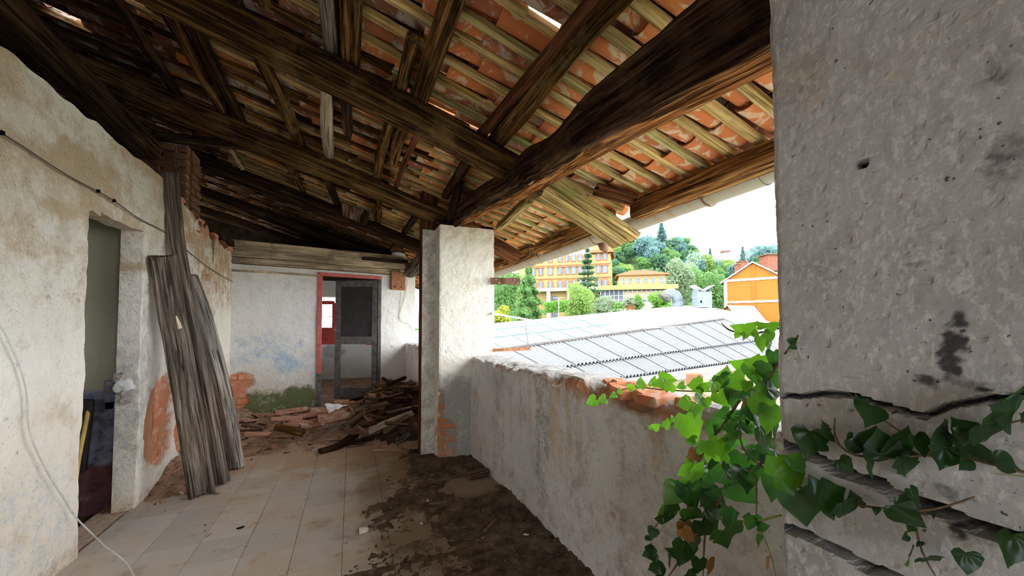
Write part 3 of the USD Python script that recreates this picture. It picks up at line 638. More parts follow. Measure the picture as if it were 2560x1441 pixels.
for k in range(16):
    y = R.uniform(1.25, 1.95); s = R.uniform(.05, .10)
    V, F = boxm((0, 0, 0), (R.uniform(.08, .16), s * 1.5, .05), rotm(R.gauss(0, .15), R.gauss(0, .12), R.uniform(-.4, .4)), .008)
    V = V + (fbm(V * 20, 2, k) - .5)[:, None] * .012
    mesh(wr, 'brick', V + np.array([xin(y) + R.uniform(.05, .24), y, 1.055]), F, 'brick_clay', False, rest=V + k)

# ---- pillars
def pillar(name, label, x0, x1, y0, y1, z0, z1, ring, zs, disp, maskf, mat, bev=.02):
    """ring: samples along the perimeter starting at (x0,y1) going to (x0,y0) [inner face], then (x1,y0), (x1,y1)."""
    P = [(x0, y, -1, 0) for y in ring[0]] + [(x, y0, 0, -1) for x in ring[1]] + [(x1, y, 1, 0) for y in ring[2]] + [(x, y1, 0, 1) for x in ring[3]]
    P = np.array(P, float); n = len(P); k = len(zs)
    cx, cy = (x0 + x1) / 2, (y0 + y1) / 2
    Q = np.zeros((k, n, 3)); N = np.zeros((k, n, 3))
    ax = np.minimum(np.abs(P[:, 0] - x0), np.abs(P[:, 0] - x1)); ay = np.minimum(np.abs(P[:, 1] - y0), np.abs(P[:, 1] - y1))
    rx = np.where(P[:, 2] != 0, bev * sstep(0, 1, 1 - ay / bev) * .35, 0); ry = np.where(P[:, 3] != 0, bev * sstep(0, 1, 1 - ax / bev) * .35, 0)
    for i, z in enumerate(zs):
        Q[i, :, 0] = P[:, 0] - P[:, 2] * rx; Q[i, :, 1] = P[:, 1] - P[:, 3] * ry; Q[i, :, 2] = z; N[i, :, :2] = P[:, 2:]
    Q = Q.reshape(-1, 3); N = N.reshape(-1, 3); mk, mk2 = maskf(Q)
    Q2 = Q + N * disp(Q, N)[:, None]
    idx = np.arange(len(Q)).reshape(k, n); nx = np.roll(np.arange(n), -1)
    F = np.stack([idx[:-1], idx[:-1][:, nx], idx[1:][:, nx], idx[1:]], -1).reshape(-1, 4)
    top = idx[-1]; Q2 = np.vstack([Q2, [[cx, cy, zs[-1] + .01]]]); mk = np.vstack([mk, mk[-1:]]); mk2 = np.vstack([mk2, mk2[-1:]])
    F3 = np.stack([top, top[nx], np.full(n, len(Q2) - 1), np.full(n, len(Q2) - 1)], 1)
    t = thing(name, label, 'pillar'); mesh(t, 'plaster', Q2, np.vstack([F, F3]), mat, False, mk=mk, mk2=mk2); return t
fx0, fx1, fy0, fy1, fz = .85, 1.47, 4.03, 4.50, 2.48
fbr = lambda x, z: np.maximum(blob(x, z, .93, .18, .14, .24, 81, .3, .3), blob(x, z, .87, .5, .05, .24, 82, .3, .4))
def far_disp(Q, N):
    d = (fbm(Q * 2.4, 4, 83) - .5) * .03 + (fbm(Q * 10, 4, 84) - .5) * .018
    return d - .035 * sstep(.3, .8, fbr(Q[:, 0] + np.maximum(Q[:, 1] - fy0, 0) * 2, Q[:, 2]))
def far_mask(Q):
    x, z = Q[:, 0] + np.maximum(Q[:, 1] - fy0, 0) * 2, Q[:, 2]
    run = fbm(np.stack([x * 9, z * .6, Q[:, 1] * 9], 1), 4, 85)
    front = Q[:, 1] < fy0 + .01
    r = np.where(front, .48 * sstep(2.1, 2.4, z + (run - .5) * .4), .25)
    return mk3(r, .25 * (~front) * (1 - sstep(.3, 1.2, z)), .25 * front * sstep(.5, .6, run) * (1 - sstep(1.2, 1.7, z)), len(z)), mk3(fbr(x, z), .3 * (~front) * sstep(.55, .65, run) * sstep(1.8, 2.1, z), np.where(front, .8 * (1 - sstep(.75, .95, z + (run - .5) * .3)), .5 * sstep(.5, .6, run)), len(z))  # blue and lower grey on the front put sky tint and shade into colour
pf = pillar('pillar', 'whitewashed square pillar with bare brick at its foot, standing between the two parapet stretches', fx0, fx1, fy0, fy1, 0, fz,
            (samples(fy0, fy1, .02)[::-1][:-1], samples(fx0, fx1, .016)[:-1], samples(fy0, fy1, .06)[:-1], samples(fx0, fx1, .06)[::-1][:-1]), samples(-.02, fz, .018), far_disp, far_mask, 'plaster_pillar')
brick_field(pf, np.array([fx0, fy0, 0]), X, Z, -Y, .0, .36, .02, .8, lambda u, v: fbr(np.array([fx0 + u]), np.array([v]))[0] > .5, 86, proud=(-.034, -.018), L=.22, joint=.009)
# near pillar: the cracked inner face fills the right of the picture
NX = .85; ny0, ny1 = -.28, .548
cr = lambda pts: [np.array([gx(a, b, NX)[1], gx(a, b, NX)[2]]) for a, b in pts]
CR = [(cr([(1950, 992), (2060, 985), (2130, 992), (2200, 1012), (2260, 1030), (2310, 1040), (2350, 1025), (2400, 1010), (2480, 995), (2560, 985)]), .0042, .03),
      (cr([(2010, 1012), (2090, 1016), (2140, 1030), (2200, 1035), (2250, 1030)]), .0009, .004),
      (cr([(1950, 1112), (2020, 1140), (2100, 1178), (2160, 1200), (2210, 1215), (2240, 1240), (2300, 1262), (2380, 1290), (2460, 1325), (2560, 1350)]), .0105, .075),
      (cr([(1950, 1318), (2010, 1335), (2080, 1370), (2150, 1410), (2230, 1445), (2400, 1520)]), .0085, .07),
      (cr([(2420, 985), (2440, 975), (2560, 990)]), .0008, .004)]
hole = np.array([gx(2150, 411, NX)[1], gx(2150, 411, NX)[2]])
SP = [(2215, 840, .008, .015, .35), (2375, 880, .015, .042, .95), (2398, 800, .010, .018, .9), (2400, 860, .01, .02, .8), (2310, 955, .022, .012, .9), (2420, 960, .02, .012, .55), (2400, 1330, .012, .014, 1), (2380, 1235, .03, .016, .55), (2310, 1260, .02, .02, .4), (2285, 245, .012, .012, .45), (2285, 540, .014, .018, .5), (2380, 300, .012, .012, .4), (2520, 400, .03, .05, .4), (2530, 130, .04, .08, .35), (2290, 660, .025, .006, .5), (2230, 90, .09, .01, .3)]
SP = [(*gx(a, b, NX)[1:], ry, rz, s) for a, b, ry, rz, s in SP]
def near_disp(Q, N):
    f = N[:, 0] < -.5
    P2 = Q[:, 1:3] + (np.stack([fbm(Q * 40, 3, 5), fbm(Q * 40, 3, 6)], 1) - .5) * .010
    d = (fbm(Q * 2.5, 4, 91) - .5) * .024 + (fbm(Q * [14, 18, 9], 4, 92) - .5) * .010 + (fbm(Q * [70, 70, 45], 3, 93) - .5) * .0026
    pitn = meshkit.noise(Q * 55 + 9, 94); d = d - .0022 * sstep(.76, .88, pitn)
    rid = fbm(np.stack([Q[:, 1] * 8, Q[:, 2] * 22 - Q[:, 1] * 10, Q[:, 0] * 0], 1), 4, 97); d = d + sstep(1.72, 1.9, Q[:, 2]) * (rid - .5) * .018
    for pts, w, dep in CR:
        dd = path_dist(P2, pts); d = d - f * dep * (1 - sstep(w * .55, w * 1.15, dd))
    dh = np.hypot((P2[:, 0] - hole[0]) / .0105, (P2[:, 1] - hole[1]) / .0085); d = d - f * .03 * (1 - sstep(.6, 1.05, dh))
    return d
def near_mask(Q):
    P2 = Q[:, 1:3] + (np.stack([fbm(Q * 40, 3, 5), fbm(Q * 40, 3, 6)], 1) - .5) * .010
    nz2 = fbm(Q * 130, 3, 96)
    soot_and_shade = np.zeros(len(Q)); br = np.zeros(len(Q))
    for pts, w, dep in CR:
        dd = path_dist(P2, pts); k = 1 - sstep(w * .5, w * 1.1, dd); soot_and_shade = np.maximum(soot_and_shade, k * (.9 if w < .006 else 1.0)); br = np.maximum(br, k * (.25 if w > .006 else 0))  # crack insides blackened to stand for the shade within
    soot_and_shade = np.maximum(soot_and_shade, 1 - sstep(.6, 1.05, np.hypot((P2[:, 0] - hole[0]) / .0105, (P2[:, 1] - hole[1]) / .0085)))  # hole bottom also coloured black for its shade
    nz = fbm(Q * 45, 4, 98)
    for y, z, ry, rz, s in SP:
        dd = np.hypot((Q[:, 1] - y) / ry, (Q[:, 2] - z) / rz) + (nz - .5) * 1.6 + (nz2 - .5) * 1.4; soot_and_shade = np.maximum(soot_and_shade, s * (1 - sstep(.1, 1.45, dd)))
    st = .22 * sstep(.48, .70, fbm(Q * [4, 4, 5], 4, 99)) * sstep(1.3, 1.6, Q[:, 2]) + .08 * sstep(1.7, 1.9, Q[:, 2])
    grey = .5 * sstep(.5, .62, fbm(Q * [6, 6, 4], 4, 89))
    return mk3(st, 0, 0, len(Q)), mk3(br, soot_and_shade, grey, len(Q))
ysn = np.r_[samples(ny0, .14, .04), samples(.14, ny1, .0042)[1:]]
zsn = np.r_[samples(-.02, .9, .04), samples(.9, 1.42, .0042)[1:], samples(1.42, 2.0, .0055)[1:], samples(2.0, 2.35, .03)[1:]]
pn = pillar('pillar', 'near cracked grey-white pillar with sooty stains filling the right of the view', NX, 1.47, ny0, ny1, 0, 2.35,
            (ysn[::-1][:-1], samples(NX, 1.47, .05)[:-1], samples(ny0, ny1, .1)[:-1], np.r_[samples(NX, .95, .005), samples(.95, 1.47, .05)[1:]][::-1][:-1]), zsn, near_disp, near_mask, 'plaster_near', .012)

V, F, uu, vv = shell_wall(np.array([1.47, ny0, 0]), -Y, Z, -X, samples(0, .9, .3), samples(0, 2.75, .3), .2)  # unseen wall added to cut the light from behind the viewer
mesh('/World', 'wall_rear_light_block', V, F, 'plaster_parapet', label='unseen wall added behind the near pillar to cut light from the rear', kind='structure', mk=mk3(.2, 0, 0, len(V)), mk2=mk3(0, 0, 0, len(V)))
# ================================================================== ROOF
SL = .314; PHI = math.atan(SL)
def zr(x, o=0.0): return 2.811 - SL * x + o                  # underside of the rafters + o
DS = np.array([math.cos(PHI), 0, -math.sin(PHI)]); NS = np.array([math.sin(PHI), 0, math.cos(PHI)])
def rp(x, y, o=0.0): return np.array([x, y, zr(x, o)])
def rf(px, py, o): return on(px, py, (SL, 0, 1), 2.811 + o)
roof = thing('ceiling', 'underside of the old loggia roof: clay channel tiles laid between straw-coloured battens', kind='structure')
SP_Y, EXPO, XE = .186, .335, 2.30
def channel(L, w0, w1, sag, th, seg, lon, up=1):
    """Curved clay tile: x along the slope (0 upper end), belly down (up=1) or up (-1); closed shell."""
    V = []
    for t in (0, 1):
        for i in range(lon + 1):
            s = i / lon; w = w0 + (w1 - w0) * s
            for j in range(seg + 1):
                a = (j / seg - .5) * 2; h = -sag * (1 - abs(a) ** 2.4)
                V.append((s * L, a * w / 2, up * (h + t * th * .9)))
    n = (lon + 1) * (seg + 1); F = []
    g_ = lambda t, i, j: t * n + i * (seg + 1) + j
    for i in range(lon):
        for j in range(seg):
            F.append((g_(0, i, j), g_(0, i + 1, j), g_(0, i + 1, j + 1), g_(0, i, j + 1)))
            F.append((g_(1, i, j), g_(1, i, j + 1), g_(1, i + 1, j + 1), g_(1, i + 1, j)))
    for j in range(seg):
        F.append((g_(0, 0, j), g_(0, 0, j + 1), g_(1, 0, j + 1), g_(1, 0, j)))
        F.append((g_(0, lon, j), g_(1, lon, j), g_(1, lon, j + 1), g_(0, lon, j + 1)))
    for i in range(lon):
        F.append((g_(0, i, 0), g_(1, i, 0), g_(1, i + 1, 0), g_(0, i + 1, 0)))
        F.append((g_(0, i, seg), g_(0, i + 1, seg), g_(1, i + 1, seg), g_(1, i, seg)))
    V = np.array(V); F = np.array(F)
    if up < 0: F = F[:, ::-1]
    return V, F
MR = np.stack([DS, Y, NS], 1)
HOLES = [rf(220, 50, .33), rf(320, 183, .33), rf(284, 186, .33), rf(1328, 13, .33), rf(740, 200, .33), rf(1132, 268, .33), rf(1145, 310, .33), rf(340, 10, .33), rf(425, 318, .33), rf(703, 540, .33), rf(715, 548, .33), rf(690, 546, .33)]
BIG = {0}
rt_ = random.Random(11)
tiles = []
ncol = int((12.2 + 3.3) / SP_Y); nrow = 21
for c in range(ncol):
    y = -3.3 + c * SP_Y; yj = .012 * math.sin(c * 1.7)
    rowoff = rt_.uniform(-.10, .10)
    for r in range(nrow):
        xl = XE - r * EXPO * math.cos(PHI) + (rowoff if r else rowoff * .25)     # lower end
        P = np.array([xl, y + yj, 0]); seed = rt_.random()
        dmin = [(abs(xl - .16 - h[0]), abs(y - h[1])) for h in HOLES]
        hit = [k for k, (a, b) in enumerate(dmin) if (a < .17 and b < SP_Y * .55) ]
        if any(k in BIG for k in hit): tiles.append(None); continue
        tiles.append((c, r, xl, y + yj, seed, bool(hit)))
def tile_mesh(t, fine):
    c, r, xl, y, seed, hit = t; q = random.Random(int(seed * 1e9))
    L = .425; V, F = channel(L, .166 * q.uniform(.93, 1.04), .142 * q.uniform(.92, 1.06), .050 * q.uniform(.85, 1.15), .016, 8 if fine else 5, 3 if fine else 1)
    if fine: V = V + (fbm(V * 14 + seed * 50, 2, 3) - .5)[:, None] * .007
    Rr = V + np.array([q.uniform(0, 80), q.uniform(0, 80), q.uniform(0, 80)])
    V = V.copy(); V[:, 2] += .030 * V[:, 0] / L
    if hit: V[:, 1] *= .62; V[:, 1] += .012
    V = V @ rotm(q.gauss(0, .03), q.gauss(0, .008), q.gauss(0, .018)).T
    base = rp(xl, y, .350) - DS * L
    W = base + V @ MR.T; return W, F, Rr
keep = [t for t in tiles if t]
cent = np.array([rp(t[2] - .15, t[3], .33) for t in keep]); pc = project(cent)
vis = (pc[:, 2] > .2) & (pc[:, 0] > -60) & (pc[:, 0] < 1975) & (pc[:, 1] > -60) & (pc[:, 1] < 700)
nd = (CAM - cent); dist = np.linalg.norm(nd, axis=1); area = np.where(vis, np.abs(nd @ NS) / dist ** 3, 0)
order = np.argsort(-area); chosen = set(order[:296].tolist())
old = rt_.random
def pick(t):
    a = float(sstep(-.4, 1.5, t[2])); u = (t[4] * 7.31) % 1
    return 'terracotta' if u < max(a * 1.1 - .15, .05) else ('terracotta_mid' if u < a + .30 else 'terracotta_old')  # darker clay grows likelier toward the attic, deepening its shade by colour
for k, t in enumerate(keep):
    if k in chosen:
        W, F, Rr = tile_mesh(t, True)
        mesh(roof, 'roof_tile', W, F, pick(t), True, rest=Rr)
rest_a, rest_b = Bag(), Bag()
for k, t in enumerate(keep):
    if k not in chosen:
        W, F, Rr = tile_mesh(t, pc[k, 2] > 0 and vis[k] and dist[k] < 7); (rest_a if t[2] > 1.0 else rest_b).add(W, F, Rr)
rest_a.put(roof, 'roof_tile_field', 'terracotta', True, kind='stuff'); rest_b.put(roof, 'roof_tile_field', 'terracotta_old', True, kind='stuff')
cov = Bag()
for c in range(ncol + 1):
    y = -3.3 + (c - .5) * SP_Y
    for r in range(nrow):
        xl = XE + .03 - r * EXPO * math.cos(PHI)
        if any(abs(xl - .17 - h[0]) < (.2 if k not in BIG else .30) and abs(y - h[1]) < (SP_Y * .62 if k not in BIG else SP_Y * .95) for k, h in enumerate(HOLES)): continue
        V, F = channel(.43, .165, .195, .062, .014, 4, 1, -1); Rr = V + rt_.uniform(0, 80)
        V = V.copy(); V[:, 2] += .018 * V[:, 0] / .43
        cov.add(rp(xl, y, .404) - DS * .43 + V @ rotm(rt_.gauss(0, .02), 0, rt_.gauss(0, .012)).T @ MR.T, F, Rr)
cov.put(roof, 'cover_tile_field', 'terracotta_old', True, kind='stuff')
# battens: two or three lengths per row; those out of sight or deep in the attic are joined
nb = 0; bfield = Bag()
for c in range(ncol + 1):
    y = -3.3 + (c - .5) * SP_Y + .008 * math.sin(c * 2.3)
    if y < -.6 or y > 9.5: cuts = [-4.6, 2.19]
    else: cuts = [-4.6, rt_.uniform(-1.7, -1.3), rt_.uniform(.2, .9), 2.19 + rt_.uniform(-.02, .03)]
    for a, b in zip(cuts[:-1], cuts[1:]):
        dy = rt_.gauss(0, .008); x0, x1 = a - .03, b + .03
        pts = [rp(x0 + (x1 - x0) * s, y + dy + rt_.gauss(0, .004), .322 + (0.004 if (nb % 2) else -.004)) for s in (0, .33, .66, 1)]
        V, F, Rr = loft(pts, .050 * rt_.uniform(.8, 1.2), .042, NS, 7, 12, .22, .005, seed=1000 + nb, ragged=.012)
        near = -.2 < y < 6.6
        mat = ('wood_batten_green' if rt_.random() < .45 else 'wood_batten') if b > 1.0 else ('wood_batten' if rt_.random() < .75 else 'wood_purlin')
        if near and (a > -2 or cuts.index(a) > 0): mesh(roof, 'batten', V, F, mat, True, rest=Rr)
        else: bfield.add(V, F, Rr)
        nb += 1

bfield.put(roof, 'batten_field', 'wood_purlin', True, kind='stuff')  # attic battens take a darker wood so their colour deepens the shade
def timber(name, label, pts, w, h, mat, cat='beam', group=None, up=None, n=3.5, seg=18, seed=0, amp=.010, ragged=.015, step=.06, **kw):
    V, F, Rr = loft(pts, w, h, NS if up is None else up, n, seg, step, amp, seed=seed, ragged=ragged, **kw)
    return mesh('/World', name, V, F, mat, True, label=label, cat=cat, group=group, rest=Rr)
# rafters run down the slope
RH = .19
def rafter(label, y, x0, x1, w, h, mat, seed, tail=None, bow=0.0):
    xs = np.linspace(x0, x1, 9); pts = [rp(x, y + bow * math.sin((x - x0) * 1.3), h / 2 + .004 + .012 * math.sin(x * 2.1 + seed)) for x in xs]
    return timber('rafter', label, pts, w, h, mat, 'rafter', seed=seed, n=3.2, seg=22, amp=.016, groove=.006)
rafter('long thick dark-brown rafter sloping across the middle of the roof onto the big wall-plate beam', 2.60, -4.6, 1.34, .21, .20, 'wood_rafter', 1, bow=.02)
rafter('dark rafter sloping down to the top of the square pillar', 4.30, -4.6, 1.45, .19, .20, 'wood_rafter', 2)
rafter('dark brown rafter running down to the far end of the loggia above the boards', 5.92, -4.6, 1.45, .19, .19, 'wood_dark', 3)
rafter('rafter behind the viewer over the near pillar', .45, -4.6, 1.40, .2, .19, 'wood_rafter', 4)
rafter('hidden rafter of the far room roof', 7.9, -4.6, 1.45, .19, .19, 'wood_dark', 5)
rafter('hidden rafter over the far room back wall', 9.9, -4.6, 1.45, .19, .19, 'wood_dark', 6)
rafter('hidden rafter behind the viewer', -1.5, -4.6, 1.40, .2, .19, 'wood_rafter', 7)
# rafter tails beyond the wall plate
timber('rafter_tail', 'upper greenish plank of the split rafter tail jutting out above the view of the hill', [rp(1.22, 2.56, .155), rp(1.7, 2.60, .10), rp(2.22, 2.64, .05)], .17, .085, 'wood_tail', 'rafter tail', n=5, seed=11, amp=.010, ragged=.03, groove=.006)
timber('rafter_tail', 'lower brown half of the split rafter tail jutting out above the view of the hill', [rp(1.22, 2.62, .055), rp(1.7, 2.65, .02), rp(2.12, 2.70, -.03)], .15, .085, 'wood_tail', 'rafter tail', n=5, seed=12, amp=.010, ragged=.03, groove=.006)
timber('rafter_tail', 'short reddish rafter tail poking out to the right of the square pillar', [rp(1.35, 4.33, .08), rp(1.86, 4.36, .03)], .19, .17, 'wood_red', 'rafter tail', n=4, seed=13, amp=.012, ragged=.02)
# the big wall-plate beam between the pillars
ST = [(4.62, 2.47, 2.60, 2.73, .24), (4.05, 2.47, 2.55, 2.72, .25), (3.4, 2.46, 2.50, 2.66, .27), (2.8, 2.43, 2.44, 2.58, .30), (2.45, 2.40, 2.42, 2.54, .30), (2.2, 2.36, 2.40, 2.56, .32), (1.75, 2.30, 2.36, 2.47, .34), (1.3, 2.25, 2.33, 2.50, .35), (1.05, 2.22, 2.31, 2.49, .36), (.8, 2.18, 2.29, 2.46, .36), (.5, 2.17, 2.28, 2.44, .36), (.1, 2.17, 2.28, 2.44, .36)]
st = np.array(ST)[::-1]; ys = np.linspace(.1, 4.62, 90)
zi, zo, zt_ = [np.interp(ys, st[:, 0], st[:, k]) for k in (1, 2, 3)]; wv = np.interp(ys, st[:, 0], st[:, 4])
Vb, Rb = [], []
seg = 40
for i, y in enumerate(ys):
    x0 = 1.00 + .02 * math.sin(y * 3); x1 = x0 + wv[i]; zi_, zo_, t_ = zi[i], zo[i], zt_[i] + .012 * math.sin(y * 9) * (1 if y < 3.4 else 0)
    C4 = np.array([[x0, zi_ + .02], [x0 + .03, zi_ - .008], [x0 + (x1 - x0) * .5, (zi_ + zo_) / 2 - .016], [x1 - .03, zo_ - .01], [x1, zo_ + .03], [x1, t_ - .03], [x1 - .05, t_], [x0 + .05, t_ + .0], [x0 + .005, t_ - .03]])
    C4 = np.vstack([C4, C4[:1]]); Lc = np.r_[0, np.cumsum(np.linalg.norm(np.diff(C4, axis=0), axis=1))]
    s = np.linspace(0, Lc[-1], seg + 1)[:-1]; xs, zs_ = np.interp(s, Lc, C4[:, 0]), np.interp(s, Lc, C4[:, 1])
    cx, cz = xs.mean(), zs_.mean(); q = np.stack([np.full(seg, y * 1.6), (xs - cx) * 12, (zs_ - cz) * 12], 1)
    e = (fbm(q, 4, 7) - .5) * .065; e = e - .022 * sstep(.60, .70, fbm(np.stack([np.full(seg, y * .9), (xs - cx) * 30, (zs_ - cz) * 30], 1), 3, 9))
    r = np.hypot(xs - cx, zs_ - cz); xs, zs_ = cx + (xs - cx) * (1 + e / r), cz + (zs_ - cz) * (1 + e / r)
    Vb.append(np.stack([xs, np.full(seg, y), zs_], 1)); Rb.append(np.stack([np.full(seg, y), xs - cx, zs_ - cz], 1))
Vb, Rb = np.vstack(Vb), np.vstack(Rb); k = len(ys)
i, j = np.meshgrid(np.arange(k - 1), np.arange(seg), indexing='ij'); j2 = (j + 1) % seg
Fb = np.stack([i * seg + j, (i + 1) * seg + j, (i + 1) * seg + j2, i * seg + j2], -1).reshape(-1, 4)
Fb = np.vstack([Fb] + [[[b, b + (j if s else j + 1), b + (j + 1 if s else j), b + (j + 1 if s else j)] for j in range(1, seg - 1)] for b, s in ((0, 1), ((k - 1) * seg, 0))])
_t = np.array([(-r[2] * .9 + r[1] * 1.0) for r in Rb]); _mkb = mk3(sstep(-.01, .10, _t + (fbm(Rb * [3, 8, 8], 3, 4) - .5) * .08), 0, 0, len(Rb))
mesh('/World', 'wall_plate_beam', Vb, Fb, 'wood_beam', True, label='massive hand-hewn reddish beam running from the square pillar to the near pillar under the tiles', cat='beam', rest=Rb, mk=_mkb)
timber('wall_plate_beam', 'round log end resting on the pier to the right of the dark door', [(1.10, 4.66, 2.58), (1.08, 5.6, 2.55), (1.06, 6.6, 2.48), (1.0, 7.35, 2.42)], .24, .24, 'wood_grey', up=Z, n=2.2, seg=18, seed=21, amp=.015)
# blocks and post at the square pillar
bx = lambda name, label, c, s, mat, cat, seed, rot=None, up=Z: timber(name, label, [np.array(c) - np.array(s) * [0, .5, 0], np.array(c) + np.array(s) * [0, .5, 0]], s[0], s[2], mat, cat, up=up, n=10, seg=16, seed=seed, amp=.003, ragged=.004)
timber('packing_block', 'small reddish wooden block wedged between the square pillar and the big beam', [(1.10, 4.06, 2.505), (1.30, 4.06, 2.505)], .12, .05, 'wood_red', 'block', up=Z, n=10, seed=31, amp=.003)
timber('packing_block', 'dark rotten wooden bearer lying across the top of the square pillar', [(.80, 4.12, 2.505), (1.47, 4.15, 2.50)], .10, .05, 'wood_dark', 'block', up=Z, n=5, seed=32, amp=.01)
timber('post', 'tall square brown timber post standing against the left side of the square pillar', [(.79, 4.37, .0), (.79, 4.37, 2.47), (.79, 4.37, 2.96)], .18, .18, 'wood_red', 'post', up=X, n=9, seg=20, seed=33, amp=.004)
# short struts near the post
timber('brace', 'dark broken brace leaning from the square pillar head up to the rafters', [(.98, 4.20, 2.54), (.93, 3.55, 2.74)], .09, .10, 'wood_dark', 'brace', seed=34, n=3, ragged=.04, amp=.016)
timber('brace', 'short greenish stub of timber under the eaves just right of the big beam', [(1.50, 3.95, 2.50), (1.49, 3.15, 2.56)], .09, .10, 'wood_tail', 'brace', seed=35, n=4, ragged=.03)
# purlins: lie on the rafters, run along the loggia
PU = [  # label, x at near end, y0, x at far end, y1, w, h, mat, n
 ('thick split purlin left of the centre top, amber on its right side', -.01, .42, -.03, 2.72, .105, .10, 'wood_purlin', 3.5),
 ('short grey rotten purlin stub beside the amber one at the top', -.14, 2.0, -.13, 2.72, .085, .09, 'wood_grey', 3),
 ('wide amber purlin with flaking bark above the square pillar', .42, .42, .40, 2.66, .12, .11, 'wood_purlin', 4),
 ('dark purlin stub tucked in left of the wide amber purlin', .29, 2.05, .28, 2.70, .075, .09, 'wood_purlin', 3),
 ('heavy cracked purlin running up to the right beside the big beam', 1.02, .40, .97, 2.70, .125, .11, 'wood_purlin', 4),
 ('narrow rusty-red lath alongside the heavy cracked purlin', .955, .42, .83, 2.78, .06, .05, 'wood_red', 8),
 ('thin hanging batten end at the very top of the picture', -.48, .5, -.47, 2.45, .05, .05, 'wood_purlin', 5),
 ('dark thin pole slanting beside the brightest roof hole', -1.40, 2.55, -1.52, 4.45, .085, .085, 'wood_dark', 2.2),
 ('smooth round ochre pole sloping in the dark left part of the roof', -1.10, 2.55, -1.14, 4.60, .10, .10, 'wood_purlin', 2),
 ('reddish purlin with flat face next to the round ochre pole', -.97, 2.55, -1.02, 4.45, .085, .08, 'wood_dark', 4),
 ('cracked orange-brown purlin between the two middle rafters', -.66, 2.60, -.48, 4.62, .095, .10, 'wood_purlin', 3.2),
 ('pale grey splintered purlin, the lightest between the two middle rafters', -.17, 2.62, -.25, 4.66, .09, .095, 'wood_pale', 4),
 ('short dark purlin stump right behind the pale grey one', -.05, 2.65, -.05, 3.56, .07, .09, 'wood_dark', 4),
 ('rotten knotty purlin falling apart left of the square post', .26, 2.62, .23, 4.75, .085, .095, 'wood_purlin', 3),
 ('dark straight purlin just right of the rotten knotty one', .39, 2.65, .34, 3.70, .09, .10, 'wood_purlin', 4),
 ('thin reddish lath leaning down to the left of the square post', .47, 2.66, .42, 4.50, .05, .045, 'wood_red', 8),
 ('dark purlin stub above the head of the square post', .86, 2.66, .90, 4.0, .09, .10, 'wood_dark', 3),
 ('small pale stump of purlin in the gap beyond the second rafter', -.72, 4.4, -.64, 6.05, .07, .09, 'wood_purlin', 3),
 ('dark crooked purlin between the far rafters', -.30, 4.4, -.20, 6.05, .08, .09, 'wood_dark', 3),
 ('short thick purlin end between the far rafters near the pillar', .30, 4.45, .33, 6.0, .09, .1, 'wood_purlin', 3),
 ('dark purlin over the far end of the loggia', .75, 4.45, .72, 6.1, .09, .1, 'wood_dark', 3),
 ('long dark purlin in the attic beyond the left wall', -2.45, .4, -2.5, 7.9, .12, .12, 'wood_dark', 3),
 ('dark attic purlin high above the side room', -3.4, .4, -3.4, 7.9, .12, .12, 'wood_dark', 3),
]
for k, (lb, xa, ya, xb, yb, w, h, mat, n) in enumerate(PU):
    o = RH + h / 2 + .012; ym, xm = (ya + yb) / 2, (xa + xb) / 2 + R.gauss(0, .012)
    timber('purlin', lb, [rp(xa, ya, o), rp(xm, ym, o - .005), rp(xb, yb, o)], w, h, mat, 'purlin', n=n, seg=16, seed=40 + k, amp=.014 if n < 7 else .004, ragged=.04, groove=.006 if n < 7 else 0)
# short blocks under the far rafters
timber('packing_block', 'grey wooden plate nailed across two far rafters', [rp(-.02, 5.05, .05), rp(-.02, 5.5, .02)], .24, .03, 'wood_debris', 'block', n=9, seed=71, amp=.002)
timber('packing_block', 'small dark square block hanging beside the grey plate', [rp(.14, 5.2, .06), rp(.14, 5.5, .04)], .08, .09, 'wood_dark', 'block', n=6, seed=72)
timber('packing_block', 'dark stub block above the right end of the wide pine board', [rp(.62, 6.05, .03), rp(.60, 6.5, .03)], .10, .1, 'wood_dark', 'block', n=5, seed=73)
# plates and braces over the left wall
timber('wall_plate_beam', 'dark squared plate beam above the left wall in deep shade', [(-1.77, .3, 3.16), (-1.78, 2.6, 3.13), (-1.80, 4.6, 3.06)], .20, .20, 'wood_dark', up=Z, n=5, seed=81)
timber('wall_plate_beam', 'dark lower sill beam lying in the shade along the left wall head', [(-1.86, .3, 2.80), (-1.86, 4.5, 2.80)], .16, .14, 'wood_dark', up=Z, n=5, seed=82)
timber('brace', 'long dark brace lying across the rafters in the shadow at upper left', [at(335, 335, 4.0), at(500, 352, 4.25), at(668, 372, 4.6)], .09, .09, 'wood_dark', 'brace', up=Z, seed=83, n=4)
timber('brace', 'thin pale-edged lath hanging in the dark below the long brace', [at(575, 372, 4.5), at(607, 425, 4.75)], .04, .03, 'wood_pale', 'brace', up=Z, seed=84, n=6)
# eaves
for k, (lb, ya, yb, x) in enumerate((('split eaves timber carrying the batten ends on the right, up to the near pillar', -2.2, 2.50, 2.15), ('cracked eaves timber carrying the batten ends between the two rafter tails', 2.80, 4.22, 2.13), ('eaves timber carrying the batten ends beyond the short reddish tail', 4.40, 8.5, 2.13))):
    timber('eaves_timber', lb, [(x, ya, zr(x, .215)), (x - .01, (ya + yb) / 2, zr(x, .21)), (x, yb, zr(x, .215))], .14, .15, 'wood_eave', 'eaves timber', up=Z, n=4, seed=91 + k, amp=.016, groove=.012, ragged=.03)
timber('packing_block', 'broken reddish wedge on the eaves timber beside the split rafter tail', [rp(1.80, 2.55, .25), rp(2.08, 2.44, .255)], .16, .06, 'wood_red', 'block', n=3, seed=95, ragged=.04)
